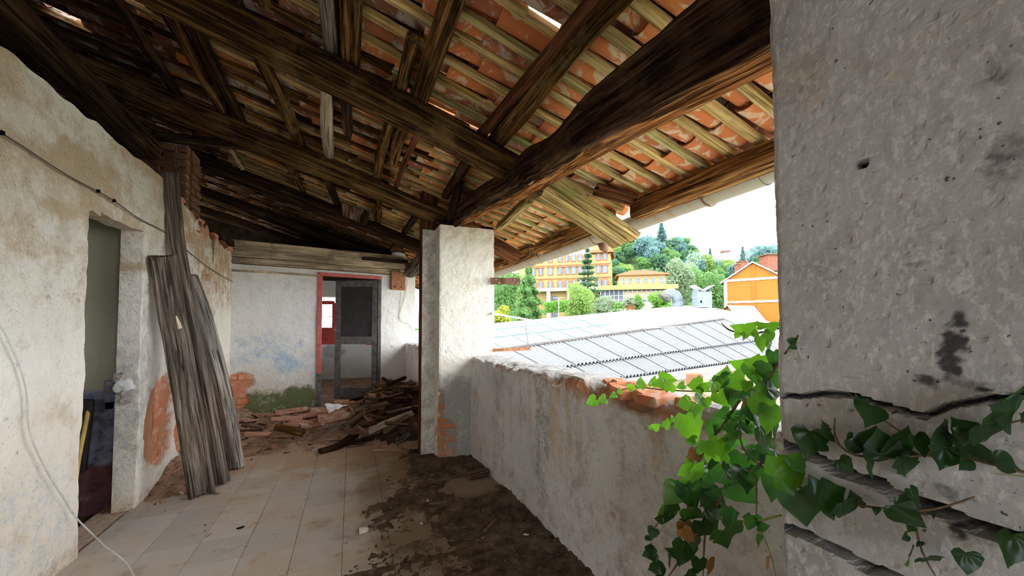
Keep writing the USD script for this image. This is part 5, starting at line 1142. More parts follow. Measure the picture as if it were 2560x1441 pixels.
def make_tree(label, base, H, Wd, kind, mat, nq, seed, group=None, name=None, leaf=None):
    rs = np.random.RandomState(seed)
    t = thing(name or ('conifer' if kind in ('spruce', 'cedar') else 'bush' if kind == 'bush' else 'tree'), label, 'bush' if kind == 'bush' else 'tree', group, loc=base)
    if kind == 'spruce':
        h = rs.uniform(.06, 1, nq) ** .8; rad = (1 - h) * Wd / 2 * (.55 + .45 * (np.sin(h * 44 + rs.uniform(0, .6, nq)) * .5 + .5)) * np.sqrt(rs.uniform(.35, 1, nq)); a = rs.uniform(0, 6.283, nq)
        rad = rad * (.8 + .3 * np.sin(a * 5 + h * 20)); P = np.stack([rad * np.cos(a), rad * np.sin(a), h * H - rad * .28], 1); N = np.stack([np.cos(a), np.sin(a), np.full(nq, .5)], 1)
    elif kind == 'cedar':
        lv = np.linspace(.14, .98, 13); k = rs.randint(0, 13, nq); h = lv[k]; na = 7; br = rs.randint(0, na, nq); a = br / na * 6.283 + k * 1.9 + rs.normal(0, .13, nq); r = (1.05 - h) * Wd / 2 * (.65 + .5 * meshkit.noise(np.stack([k * 3.1, br * 2.7, k * 0.], 1), seed)) * rs.uniform(.1, 1, nq) ** .7
        P = np.stack([r * np.cos(a), r * np.sin(a), h * H - r * .10 + rs.normal(0, .012 * H, nq)], 1); N = np.tile([0, 0, 1.], (nq, 1))
    else:
        nb = {'round': 14, 'bush': 10, 'tall': 18}[kind]; cs = rs.uniform(-1, 1, (nb, 3)); cs /= np.maximum(1, np.linalg.norm(cs, axis=1, keepdims=True))
        zc = {'round': .62, 'bush': .45, 'tall': .55}[kind]; hh = {'round': .38, 'bush': .5, 'tall': .46}[kind]
        C_ = np.stack([cs[:, 0] * Wd * .30, cs[:, 1] * Wd * .30, (zc + cs[:, 2] * hh * .7) * H], 1); rr_ = rs.uniform(.17, .30, nb) * Wd
        k = rs.randint(0, nb, nq); d = rs.normal(size=(nq, 3)); d /= np.linalg.norm(d, axis=1, keepdims=True); d[:, 2] = np.abs(d[:, 2]) * np.where(rs.uniform(size=nq) < .75, 1, -1)
        P = C_[k] + d * rr_[k][:, None] * rs.uniform(.75, 1.05, (nq, 1)) * [1, 1, hh * 2 * H / Wd * .55 + .35]; N = d; P[:, 2] = np.maximum(P[:, 2], .02 * H)
    V, F = leaf_cloud(P, N, leaf or Wd * .045, rs, .55 if kind != 'cedar' else .35); mesh(t, 'foliage', V, F, mat, False, rest=V)
    if kind != 'bush':
        V, F, _ = tube([(0, 0, -1.5), (0, 0, H * .5), (.1, 0, H * (.95 if kind in ('spruce', 'cedar') else .7))], [H * .018 + .05, H * .012 + .03, .02], 6); mesh(t, 'trunk', V, F, 'trunk', True, rest=V)
    return t
def T(label, px, py_base, py_top, wpx, d, kind, mat, nq, seed, **kw):
    b = at(px, py_base, d); top = b[2] + (py_base - py_top) / FOC * d
    if d < 150: b[2] = float(hill_z(b[0], b[1])) - .15
    H = top - b[2]; return make_tree(label, b, H, wpx / FOC * d, kind, mat, nq, seed, **kw)
T('big dark-green spruce with drooping boughs left of the yellow villa', 1322, 822, 650, 135, 58, 'spruce', 'tree_mid', 6500, 1, leaf=.25)
T('tall wide-branched cedar in front of the yellow villa', 1470, 812, 620, 130, 72, 'cedar', 'tree_dark', 4200, 2, leaf=.26)
T('airy light-green birch-like tree in front of the cedar', 1447, 822, 705, 92, 62, 'tall', 'tree_light', 4600, 3, leaf=.19)
T('bright yellow-green round bush next to the square pillar', 1248, 822, 755, 62, 50, 'bush', 'tree_yellow', 2000, 4, leaf=.16)
T('leafy green tree behind the yellow-green bush', 1262, 805, 655, 110, 80, 'tall', 'tree_mid', 3000, 5, leaf=.3)
T('tree with bluish foliage at the far left beyond the pillar', 1236, 800, 640, 80, 92, 'tall', 'tree_blue', 2200, 6, leaf=.34)
T('grey-green spreading shrub right of the birch-like tree', 1512, 815, 738, 84, 66, 'round', 'tree_grey', 2600, 7, leaf=.2)
T('small dark bush under the terrace of the pavilion', 1545, 805, 752, 60, 64, 'bush', 'bush_bright', 1500, 8, leaf=.18)
T('upright leafy bush in front of the glazed veranda', 1596, 800, 730, 30, 62, 'tall', 'bush_bright', 1500, 9, leaf=.17)
T('broad bright-green bush left of the curved exhaust duct', 1650, 800, 728, 66, 64, 'round', 'bush_bright', 2600, 10, leaf=.19)
T('low hedge-like shrub in front of the palm', 1560, 806, 770, 90, 60, 'bush', 'tree_grey', 1600, 11, leaf=.17)
T('light-green bush between the duct and the ventilator', 1722, 800, 742, 38, 64, 'bush', 'tree_light', 1200, 12, leaf=.18)
T('tall pale-green weeping tree behind the duct', 1692, 800, 638, 84, 100, 'tall', 'tree_grey', 4200, 13, leaf=.3)
T('dark leafy tree between the ventilator and the weeping tree', 1744, 800, 660, 60, 104, 'tall', 'tree_mid', 3000, 14, leaf=.3)
T('tall loose tree with greyish bare twigs behind the ventilator', 1732, 800, 628, 60, 112, 'tall', 'tree_grey', 2400, 15, leaf=.3)
T('full green tree left of the orange house', 1790, 805, 658, 78, 92, 'tall', 'tree_mid', 4200, 16, leaf=.28)
T('yellowish bush in front of the orange house by the near pillar', 1925, 822, 765, 64, 40, 'bush', 'tree_yellow', 2400, 17, leaf=.11)
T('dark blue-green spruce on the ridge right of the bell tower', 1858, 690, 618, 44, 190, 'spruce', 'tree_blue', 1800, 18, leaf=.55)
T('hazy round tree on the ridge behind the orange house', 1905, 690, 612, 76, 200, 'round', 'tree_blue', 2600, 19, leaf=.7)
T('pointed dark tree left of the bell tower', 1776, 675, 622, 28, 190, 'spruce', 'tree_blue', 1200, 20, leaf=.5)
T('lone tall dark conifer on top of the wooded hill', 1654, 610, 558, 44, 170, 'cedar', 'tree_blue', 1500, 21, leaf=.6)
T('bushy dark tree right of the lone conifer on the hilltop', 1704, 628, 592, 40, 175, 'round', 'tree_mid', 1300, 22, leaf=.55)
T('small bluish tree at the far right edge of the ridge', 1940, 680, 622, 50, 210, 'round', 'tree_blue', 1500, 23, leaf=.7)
# clipped hedge and palm
V, F, *_ = sheet((0, 0, 0), X, Y, [0, 1], [0, 1]); b = at(1365, 782, 74); e = at(1425, 778, 72); rs = np.random.RandomState(5); n_ = 1800
tt, hh = rs.uniform(0, 1, n_), rs.uniform(0, 1, n_); hp = b + (e - b) * tt[:, None] + Z * (hh * 2.0)[:, None] + rs.normal(0, .25, (n_, 3)) * [1, 1, .15]
V, F = leaf_cloud(hp, np.tile(-FW + .4 * Z, (n_, 1)), .22, rs); hd_ = thing('hedge', 'clipped green hedge at the foot of the villa', 'hedge'); mesh(hd_, 'foliage', V, F, 'bush_bright', rest=V)
palm = thing('palm', 'small fan palm with a shaggy orange-brown trunk among the bushes', 'palm'); b = at(1577, 790, 62)
V, F = lump(b + Z * .8, (1.5, 1.5, 2.6), 3, 2, .2); mesh(palm, 'trunk', V, F, 'villa_trim', rest=V)
rs = np.random.RandomState(9); n_ = 700; a, r = rs.uniform(0, 6.283, n_), rs.uniform(.1, 1.6, n_)
V, F = leaf_cloud(b + np.stack([r * np.cos(a), r * np.sin(a), 2.6 - r * r * .35 + rs.normal(0, .2, n_)], 1), np.tile([0, 0, 1.], (n_, 1)), .2, rs); mesh(palm, 'frond', V, F, 'tree_grey', rest=V)
# wood on the hill: each crown a tree
rs = np.random.RandomState(31); protos = []
for k, (kind, mat) in enumerate((('round', 'tree_mid'), ('round', 'tree_light'), ('tall', 'tree_dark'), ('round', 'tree_blue'))): protos.append((kind, mat))
made = {}; grp = 'trees of the hillside wood'; lb = 'leafy tree crown of the wooded hillside behind the villa'
spots = []
for d in (125, 140, 155, 170, 190):
    for px in np.arange(1500, 1990, 34 * 120 / d):
        spots.append((px + rs.uniform(-10, 10), d + rs.uniform(-6, 6)))
for px, d in spots:
    p = at(px, 700, d); p[2] = float(hill_z(p[0], p[1])) - .5
    q = project(p)
    k = rs.randint(0, 4); H = rs.uniform(7, 10); sc = rs.uniform(.85, 1.25)
    if k not in made: made[k] = make_tree(lb, p, 8.5, 7.5, protos[k][0], protos[k][1], 1500, 100 + k, group=grp, name='hillside_tree', leaf=.42)
    else: copy_of(made[k], lb, 'tree', grp, p, rs.uniform(0, 360), (sc, sc, sc * rs.uniform(.9, 1.15)))
# ---- cables and steel straps near the loggia
V, F, Rr = tube([at(1228, 784, 4.2), at(1290, 795, 5.2), at(1400, 812, 9), at(1500, 823, 15), at(1640, 820, 24), at(1730, 815, 32)], [.012, .012, .014, .02, .03, .04], 6, .5)
mesh('/World', 'cable', V, F, 'cable_grey', True, rest=Rr, label='thick grey cable sagging from the square pillar out over the workshop roof', cat='cable')
V, F, Rr = tube([at(1311, 797.2, 5.75), at(1316, 830, 5.1), at(1322, 872, 4.31)], .004, 5)
mesh('/World', 'wire', V, F, 'cable_dark', True, rest=Rr, label='thin dark wire dropping from the cable to the rusty lower strap', cat='wire')
for nm, lb, x0, x1, yy, h, bow in (('steel_strap', 'brown steel strap with bolt holes sticking out from the square pillar', 1226, 1300, (703, 704), .075, .02), ('steel_strap', 'rusty ochre strap at the parapet level beside the square pillar', 1232, 1326, (876, 872), .036, .0)):
    d = 4.22; V = []
    for t in (0, .006):
        for k in range(13):
            s = k / 12; p = at(x0 + (x1 - x0) * s, yy[0] + (yy[1] - yy[0]) * s, d + .1 * s + t) - FW * bow * math.exp(-((s - .5) / .18) ** 2)
            V += [p - UP * h / 2, p + UP * h / 2]
    V = np.array(V); F = []
    for k in range(12): a_ = 2 * k; F += [[a_, a_ + 2, a_ + 3, a_ + 1], [26 + a_, 26 + a_ + 1, 26 + a_ + 3, 26 + a_ + 2], [a_ + 1, a_ + 3, 26 + a_ + 3, 26 + a_ + 1], [a_, 26 + a_, 26 + a_ + 2, a_ + 2]]
    t_ = thing(nm, lb, 'strap'); mesh(t_, 'band', V, np.array(F), 'rusty_strap' if h > .05 else 'box_wood', False, rest=V)
    for s, o in (((.2, .2), (.3, -.25), (.82, .2), (.93, -.3)) if h > .05 else ((.3, 0), (.75, 0))):
        p = at(x0 + (x1 - x0) * s, yy[0] + (yy[1] - yy[0]) * s, d + .1 * s) + UP * h * o - FW * .004
        V, F, _ = tube([p - FW * .004, p + FW * .002], .006, 8); mesh(t_, 'bolt_head', V, F, 'shell_white', rest=V)
# ================================================================== THINGS IN THE LOGGIA
# plaster skin over the foot of the post
V, F, uu, vv = shell_wall(np.array([.71, 4.275, 0]), X, Z, -Y, samples(0, .15, .03), samples(0, 2.47, .04), .012, (), lambda U, V: (fbm(np.stack([U, V, U * 0], -1) * 7, 4, 3) - .5) * .014)
mesh(pf, 'plaster_skin', V, F, 'plaster_pillar', False, mk=mk3(.35, 0, 0, len(V)), mk2=mk3(0, .25 * sstep(1.9, 2.3, V[:, 2]), .45, len(V)))
# ---- leaning timbers
def lean(label, name, pts, w, h, mat, seed, up, n=7, **kw):
    return timber(name, label, pts, w, h, mat, 'plank', up=up, n=n, seg=24, seed=seed, step=.05, **kw)
lean('widest grey weathered plank with knot holes leaning on the left wall, nearest to the doorway', 'leaning_plank', [gz(505, 1240, .0), gy(440, 830, 4.05), gy(430, 800, 4.06), gx(408, 642, -1.43)], .175, .07, 'wood_grey', 201, unit(np.array([.35, -.93, .1])), n=9, amp=.014, ragged=.045, groove=.010)
lean('tall bowed squared timber leaning from the floor up past the top of the left wall', 'leaning_plank', [gz(556, 1210, .0), gy(500, 900, 4.30), gy(462, 720, 4.32), gy(440, 600, 4.28), gy(424, 432, 4.20)], .09, .095, 'wood_grey', 202, unit(np.array([.93, -.30, .1])), n=10, amp=.004, ragged=.01)
lean('rough split log with stripped bark leaning behind the tall bowed timber', 'leaning_plank', [gz(590, 1172, .0), gy(560, 1000, 4.62), gy(510, 800, 4.66), gx(472, 690, -1.44)], .135, .12, 'wood_silver', 203, unit(np.array([.8, -.55, .1])), n=3, amp=.030, ragged=.04, groove=.015)
timber('timber_offcut', 'short splintered offcut stuck behind the widest leaning plank', [gy(436, 760, 4.06), gy(452, 822, 4.04)], .05, .03, 'wood_pale', 'offcut', up=unit(np.array([.8, -.55, .1])), n=5, seed=204, ragged=.02)
# ---- inside the side doorway
V, F = tube([gy(221, 1025, 3.97), gy(196, 1150, 3.85), gy(170, 1330, 3.72)], .014, 8)[:2]
mesh('/World', 'broom_stick', V, F, 'yellow_stick', True, rest=V, label='yellow stick leaning in the shadow inside the left doorway', cat='stick')
V, F = boxm(gy(203, 1090, 3.98), (.10, .05, .55), rotm(0, .06, 0), .01); mesh('/World', 'dark_board', V, F, 'door_paint', rest=V, label='dark narrow board standing behind the yellow stick in the doorway', cat='board')
p = gy(276, 968, 4.01); sw = thing('switch_plate', 'old grey switch plate on the olive wall inside the left doorway', 'switch')
V, F = boxm(p, (.075, .02, .11), None, .006); mesh(sw, 'plate', V, F, 'dado_paint', rest=V)
for s in (-.028, .028): V, F = boxm(p + np.array([0, -.014, s]), (.05, .012, .035), None, .004); mesh(sw, 'switch_key', V, F, 'grey_stone', rest=V)
V, F = boxm(gy(273, 1015, 4.02), (.04, .02, .05)); mesh('/World', 'wall_socket_hole', V, F, 'black', rest=V, label='small dark socket hole in the blue-grey dado below the switch plate', cat='socket')
# torn plaster on the jamb
for k, (px, py, s) in enumerate(((310, 965, .10), (322, 985, .08), (300, 945, .07), (318, 1000, .07))):
    V, F = lump(gy(px, py, 3.865), (s * 1.2, .05, s), 240 + k, 2, .5); mesh(wl, 'loose_plaster', V, F, 'rag_white' if k < 1 else 'grey_stone', False, rest=V)
# ---- cables on the left wall
cb = [(-20, 318), (4, 332), (60, 368), (110, 402), (180, 448), (245, 478), (285, 500), (340, 545), (412, 578)]
V, F, Rr = tube([np.array([-1.495, -.6, 2.36]), np.array([-1.495, 1.4, 2.31])] + [gx(a, b, -1.495) for a, b in cb] + [np.array([-1.56, 4.9, 2.16]), np.array([-1.60, 5.6, 2.10]), np.array([-1.665, 6.95, 2.06])], .004, 6, .08)
mesh('/World', 'cable', V, F, 'cable_dark', True, rest=Rr, label='thin dark cable stapled along the upper left wall', cat='cable')
for a, b in ((4, 332), (245, 478), (285, 502)): V, F = boxm(gx(a, b, -1.49), (.02, .014, .02), None, .003); mesh('/World', 'cable_clip', V, F, 'black', rest=V, label={4: 'dark nail clip holding the upper cable at the picture edge', 245: 'small dark clip on the cable above the left doorway', 285: 'dark clip on the cable right of the left doorway corner'}[a], cat='clip')
cw = [(-10, 790), (0, 805), (30, 868), (58, 935), (72, 1000), (66, 1052), (72, 1085), (92, 1130), (125, 1195), (165, 1255), (190, 1300)]
V, F, Rr = tube([np.array([-1.495, 1.6, 2.29]), np.array([-1.495, 1.9, 1.95]), np.array([-1.495, 2.3, 1.60])] + [gx(a, b, -1.495) for a, b in cw] + [np.array([-1.42, 3.12, .17]), gy(262, 1368, 3.0), gy(300, 1392, 2.82), gz(322, 1415, .012), gz(336, 1441, .012), gz(345, 1475, .012)], .0042, 6, .05)
mesh('/World', 'cable', V, F, 'cable_grey', True, rest=Rr, label='loose white cable hanging down the left wall and trailing onto the floor', cat='cable')
# sunlit-hole nothing painted: light comes through the roof gaps
# ---- box and cord on the pier right of the door
jb = thing('junction_box', 'small brown wooden box fixed high on the pier right of the dark door', 'box')
M_ = np.stack([fu, fn, Z], 1); q0, q1 = fw(976, 679), fw(1010, 727); c = PL + fu * ((q0[0] + q1[0]) / 2) + Z * ((q0[1] + q1[1]) / 2) + fn * .045
V, F = boxm((0, 0, 0), (abs(q1[0] - q0[0]), .08, abs(q0[1] - q1[1])), None, .008); mesh(jb, 'box', c + V @ M_.T, F, 'box_wood', rest=V)
for s in (-.06, .06): V, F = boxm((s, .05, -.12), (.02, .02, .03), None, .004); mesh(jb, 'screw_head', c + V @ M_.T, F, 'door_grey', rest=V)
fp = lambda px, py, o=.02: PL + fu * fw(px, py)[0] + Z * fw(px, py)[1] + fn * o
V, F, Rr = tube([fp(998, 690, .1), fp(1000, 677, .09), fp(1012, 675), fp(1018, 700), fp(1014, 740), fp(1002, 775), fp(995, 800), fp(1004, 808), fp(1022, 806), fp(1028, 820), fp(1034, 840)], .006, 6, .05)
mesh('/World', 'cord', V, F, 'cable_cream', True, rest=Rr, label='cream cord looping down the pier from the brown box', cat='cord')
V, F, Rr = tube([fp(1003, 730), fp(1000, 770), fp(996, 797)], .005, 6, .05); mesh('/World', 'cord', V, F, 'cable_cream', True, rest=Rr, label='short straight cream cord below the brown box', cat='cord')

# ---- earth and rubble on the floor
def ground_heap(name, label, x0, x1, y0, y1, res, hf, mat):
    xs, ys = samples(x0, x1, res), samples(y0, y1, res); gx_, gy_ = np.meshgrid(xs, ys, indexing='ij'); h = hf(gx_, gy_)
    idx = np.arange(h.size).reshape(h.shape); keep = np.maximum.reduce([h[:-1, :-1], h[1:, :-1], h[1:, 1:], h[:-1, 1:]]) > -.012
    F = np.stack([idx[:-1, :-1], idx[1:, :-1], idx[1:, 1:], idx[:-1, 1:]], -1)[keep]; P = np.stack([gx_, gy_, h], -1).reshape(-1, 3); used = np.unique(F); mp = -np.ones(len(P), int); mp[used] = np.arange(len(used))
    mesh('/World', name, P[used], mp[F], mat, True, label=label, cat='earth', kind='stuff')
fl = lambda x, y: np.stack([x, y, x * 0], -1)
def h_dirt(x, y):
    n1 = fbm(fl(x, y) * 1.7, 5, 3); n2 = fbm(fl(x, y) * 9, 4, 4); n3 = fbm(fl(x, y) * 32, 3, 5)
    m = sstep(-.05, .75, x + (n1 - .5) * 1.15 + .10 * (y < 2.4)) * sstep(4.9, 3.9, y + (n1 - .5)) + .55 * sstep(.25, .0, 1.25 - x) * sstep(3.9, 3.4, y)
    patch = blob(x, y, 1.0, 3.30, .30, .28, 6)
    return -.022 + m * (.030 + .040 * (n2 - .3) + .034 * (n3 - .5)) - .05 * patch + .010 * (n3 - .5) * m
ground_heap('soil', 'dark crumbly soil and dust spread over the floor along the parapet', -.5, 1.28, .6, 4.4, .018, h_dirt, 'dark_soil')
HP = (.52, 5.95)
def h_rub(x, y):
    n1 = fbm(fl(x, y) * 2.1, 5, 13); n2 = fbm(fl(x, y) * 10, 4, 14); n3 = fbm(fl(x, y) * 34, 3, 15)
    back = sstep(4.7, 5.6, y + (n1 - .5) * 1.6 - .12 * x); left = sstep(-1.0, -1.45, x + (n1 - .5) * .5) * sstep(3.7, 4.2, y)
    m = np.maximum(back, left); heap = .42 * np.exp(-(((x - .72) / .48) ** 2 + ((y - 6.35) / .85) ** 2)) + .16 * np.exp(-(((x - .75) / .4) ** 2 + ((y - 5.2) / .55) ** 2)) + .07 * np.exp(-(((x + .35) / .8) ** 2 + ((y - 6.4) / .8) ** 2)) + .12 * np.exp(-((x + 1.55) / .16) ** 2) * sstep(4.0, 4.6, y)
    return -.022 + m * (.035 + .045 * (n2 - .4) + .03 * (n3 - .5)) + heap * (.85 + .3 * n2)
def h_heap(x, y):
    h = h_rub(x, y); n1 = fbm(fl(x, y) * 3, 4, 23); m = np.exp(-(((x - .72) / .50) ** 2 + ((y - 5.9) / 1.35) ** 2)) + (n1 - .5) * .5
    return np.where(m > .36, h + .016, -.1)
ground_heap('heap_dirt', 'dirt filling the debris heap by the parapet, darkened for the shade between its planks', -.3, 1.12, 4.3, 7.5, .022, h_heap, 'heap_dirt_shade')
ground_heap('rubble', 'reddish crumbled tile and mortar rubble covering the far floor of the loggia', -1.72, 1.15, 3.6, 7.65, .022, h_rub, 'red_rubble')
def floor_h(x, y): return max(0.0, float(h_rub(np.array([x]), np.array([y]))[0]) if y > 3.6 else 0.0, float(h_dirt(np.array([x]), np.array([y]))[0]) if y < 4.4 else 0)
def shard(s, seed, flat=.22):
    q = random.Random(seed); k = q.randint(4, 6); ring = [(math.cos(a) * s * q.uniform(.6, 1.1), math.sin(a) * s * q.uniform(.5, 1.0)) for a in np.sort([q.uniform(0, 6.283) for _ in range(k)])]
    V = np.array([(x, y, z + q.uniform(-.1, .1) * s * flat) for z in (-s * flat / 2, s * flat / 2) for x, y in ring]); F = [[0, j + 1, j, j] for j in range(1, k - 1)] + [[k, k + j, k + j + 1, k + j + 1] for j in range(1, k - 1)] + [[j, (j + 1) % k, k + (j + 1) % k, k + j] for j in range(k)]
    return V, np.array(F)
q = random.Random(77); bags = {m: Bag() for m in ('terracotta_broken', 'mortar', 'wood_debris', 'grey_stone')}
for k in range(1500):
    z_ = q.random()
    if z_ < .5: x, y, s = q.uniform(-1.6, .9), q.uniform(4.9, 7.3), q.uniform(.012, .05)
    elif z_ < .68: x, y, s = -1.6 + abs(q.gauss(0, .28)), q.uniform(3.9, 6.5), q.uniform(.010, .04)
    elif z_ < .92: x, y, s = q.uniform(.15, 1.2), q.uniform(1.5, 4.6), q.uniform(.003, .012)
    else: x, y, s = q.uniform(-1.3, .3), q.uniform(2.2, 5), q.uniform(.003, .010)
    if x > .82 and 3.95 < y < 4.6: continue
    V, F = shard(s, k); V = V @ rotm(q.gauss(0, .3), q.gauss(0, .3), q.uniform(0, 6.3)).T + np.array([x, y, floor_h(x, y) + s * .08])
    m = 'terracotta_broken' if q.random() < .6 and y > 3.8 else q.choice(['mortar', 'wood_debris', 'grey_stone', 'wood_debris']); bags[m].add(V, F, V + k * .3)
clods = Bag()
for k in range(1100):
    x, y = q.uniform(.0, 1.22), q.uniform(1.3, 4.4)
    if x > .82 and y > 3.95 or float(h_dirt(np.array([x]), np.array([y]))[0]) < -.006: continue
    s = min(.028, .004 + abs(q.gauss(0, .008))); V, F = shard(s, 3000 + k, .7); clods.add(V @ rotm(q.gauss(0, .4), q.gauss(0, .4), q.uniform(0, 6.3)).T + np.array([x, y, floor_h(x, y) + s * .15]), F)
clods.put('/World', 'soil_clods', 'dark_soil', False, label='crumbly dark clods of soil along the parapet', cat='soil', kind='stuff')
for m, nm, lb in (('terracotta_broken', 'clay_crumbs', 'small red clay crumbs strewn over the floor'), ('mortar', 'mortar_crumbs', 'pale mortar crumbs strewn over the floor'), ('wood_debris', 'wood_chips', 'small dark wood chips strewn over the floor'), ('grey_stone', 'stone_chips', 'small grey stone chips strewn over the floor')):
    bags[m].put('/World', nm, m, False, label=lb, cat='debris', kind='stuff')
# ---- larger broken roof tiles, each by itself
def curved_shard(parent, name, c, L, W, sag, rot, seed, mat='terracotta_broken', up=-1, cut=True, **kw):
    V, F = channel(L, W, W * .85, sag * .62, .015, 8, 3, up); qq = random.Random(seed)
    if cut: V[:, 0] += (meshkit.noise(V * [0, 22, 0] + seed, 3) - .5) * .10 * (V[:, 0] / L - .2)
    V = V + (fbm(V * 12, 2, seed) - .5)[:, None] * .012; V[:, 0] -= L / 2
    return mesh('/World', name, np.asarray(c) + V @ np.asarray(rot).T, F, mat, True, rest=V + seed * 2.3, **kw)
def fcz(px, py, y):
    p = gy(px, py, y); p[2] = max(p[2], floor_h(p[0], p[1]) + .015); return p
q = random.Random(5)
named = [(725, 1030, 6.25, .36, .19, .07, (.0, .0, .35), -1, 'whole curved clay tile lying hump-up in front of the mossy wall'),
         (833, 1043, 5.55, .36, .19, .06, (.5, -.1, .25), -1, 'large orange tile piece tilted against the left side of the debris heap'),
         (880, 1030, 5.8, .25, .18, .05, (.9, .3, 1.3), -1, 'upright orange tile piece beside the large tilted one'),
         (995, 964, 6.9, .34, .19, .07, (.1, .5, .5), -1, 'arched clay tile on the very top of the debris heap'),
         (1018, 975, 6.75, .30, .17, .05, (.8, -.2, .8), -1, 'slanted reddish tile on the heap beside the arched one'),
         (985, 1000, 6.5, .2, .17, .04, (.4, .3, .2), -1, 'small square tile fragment below the arched tile on the heap'),
         (763, 1058, 5.6, .33, .17, .04, (.0, .1, -.4), -1, 'flat pinkish tile in the middle of the scattered tiles'),
         (782, 1062, 5.45, .3, .17, .04, (.1, .0, .3), -1, 'tile with a dark lichen back right of the pinkish one'),
         (716, 1048, 5.9, .34, .17, .05, (0, .1, .1), -1, 'long grey-backed tile left of the flat pinkish one'),
         (772, 1040, 6.0, .3, .17, .05, (.0, .0, .2), -1, 'tile turned open end towards the door behind the pinkish one'),
         (735, 1062, 5.5, .25, .15, .03, (.1, 0, -.2), -1, 'broken tile half just behind the brown log piece'),
         (800, 1028, 6.2, .28, .16, .04, (.2, .1, .4), -1, 'tile fragment by the foot of the red door frame'),
         (775, 1024, 6.5, .3, .16, .04, (.1, .1, .1), -1, 'dark tile lying against the mossy wall foot'),
         (930, 1055, 5.4, .3, .18, .06, (.3, .8, .9), 1, 'dark red tile half hidden under the planks of the heap'),
         (940, 1010, 6.3, .25, .17, .05, (.5, .1, .4), -1, 'tile piece in the middle of the heap behind the brown plank'),
         (860, 1005, 6.6, .3, .17, .04, (.1, .1, .2), -1, 'flat tile lying just outside the door threshold'),
         (905, 1112, 4.95, .36, .19, .05, (.15, .1, .25), 1, 'dirty upturned tile at the front edge of the heap'),
         (645, 1085, 5.2, .25, .16, .03, (0, .1, .0), -1, 'tile sliver at the left side of the rubble by the leaning log'),
         (970, 1030, 5.9, .28, .17, .05, (.6, .5, .4), -1, 'tilted tile in the shadow between the two longest planks')]
for k, (px, py, y, L, W, sag, (rx, ry, rz), up, lb) in enumerate(named):
    curved_shard('/World', 'broken_roof_tile', fcz(px, py, y), L, W, sag, rotm(rx, ry, rz), 500 + k, up=up, label=lb, cat='roof tile', mat='terracotta_broken' if k not in (7, 12, 13, 16) else 'terracotta_old')
grp = 'loose tile fragments scattered before the far wall'
for k in range(42):
    x, y = q.uniform(-1.35, .55), q.uniform(5.1, 6.9); c = np.array([x, y, floor_h(x, y) + q.uniform(.01, .03)])
    curved_shard('/World', 'tile_fragment', c, q.uniform(.12, .26), q.uniform(.10, .17), q.uniform(.01, .04), rotm(q.gauss(0, .25), q.gauss(0, .2), q.uniform(0, 6.3)), 600 + k, label='flat broken clay tile fragment scattered on the floor before the far wall', cat='tile fragment', group=grp)
# ---- planks of the heap
def dplank(lb, a, ya, b, yb, w, h, mat='wood_debris', seed=0, n=6, up=Z, mid=None, ragged=.03, amp=.007):
    pa, pb = gy(*a, ya), gy(*b, yb); pts = [pa, pb] if mid is None else [pa, gy(*mid[0], mid[1]), pb]
    for p in pts: p[2] = max(p[2], floor_h(p[0], p[1]) + h * .4)
    timber('broken_plank', lb, pts, w, h, mat, 'plank', up=up, n=n, seg=14, seed=seed, amp=amp, ragged=ragged, groove=.004)
dplank('long brown plank lying across the top of the debris heap', (884, 1028), 5.75, (1030, 993), 6.0, .05, .10, seed=301)
dplank('pale splintered plank with a broken left tip across the front of the heap', (920, 1078), 5.1, (1026, 1048), 5.2, .06, .085, 'wood_pale', 302, 5, ragged=.06)
dplank('dark beam piece leaning up the back of the heap towards the door', (905, 1022), 6.2, (934, 990), 6.6, .10, .08, 'wood_dark', 303)
dplank('thick dark split post sticking out of the left flank of the heap', (868, 1066), 5.35, (905, 1034), 5.8, .13, .10, 'wood_debris', 304, 3)
dplank('bent dark plank below the pale splintered one', (960, 1096), 4.95, (1020, 1064), 5.15, .07, .09, 'wood_debris', 305, 3, mid=((985, 1076), 5.05))
dplank('wide dark board slanting down to the floor beside the pillar', (1030, 1070), 5.0, (1058, 1118), 4.72, .15, .035, 'wood_debris', 306, 8, up=unit(np.array([-.5, -.5, 1])))
dplank('short grey batten standing on end at the front of the heap', (1003, 1082), 4.9, (1018, 1110), 4.75, .045, .05, 'wood_grey', 307)
dplank('hooked grey timber elbow lying at the foot of the heap', (992, 1128), 4.68, (1020, 1106), 4.75, .05, .07, 'wood_grey', 308, 5, mid=((1012, 1130), 4.66))
dplank('thin pale lath lying flat on the floor in front of the heap', (932, 1134), 4.62, (998, 1143), 4.5, .035, .018, 'wood_pale', 309, 8)
dplank('dark square timber jutting from the heap near the parapet', (1006, 1034), 5.95, (1044, 1010), 6.1, .12, .10, 'wood_dark', 310, 8)
dplank('slim brown lath lying under the long brown plank', (908, 1038), 5.6, (962, 1026), 5.8, .04, .035, 'wood_debris', 311)
dplank('thin straw-coloured stick poking up from the back of the heap', (920, 983), 6.5, (970, 1004), 6.5, .018, .018, 'wood_batten', 312)
dplank('slim grey-white lath end at the left foot of the heap', (816, 1073), 5.2, (868, 1054), 5.4, .04, .03, 'wood_grey', 313)
dplank('curled dark bark slab at the left front of the heap', (800, 1130), 4.75, (884, 1090), 5.1, .12, .05, 'wood_dark', 314, 4, mid=((846, 1118), 4.85), amp=.02)
dplank('brown rotten log piece with a white broken end left of the heap', (691, 1068), 5.35, (758, 1082), 5.15, .10, .085, 'wood_purlin', 315, 3)
dplank('dark flat board buried under the pale splintered plank', (940, 1062), 5.3, (1022, 1042), 5.5, .09, .03, 'wood_debris', 316, 8)
dplank('dark strip of wood in the shadow of the heap foot', (905, 1098), 4.95, (960, 1092), 5.0, .04, .03, 'wood_dark', 317)
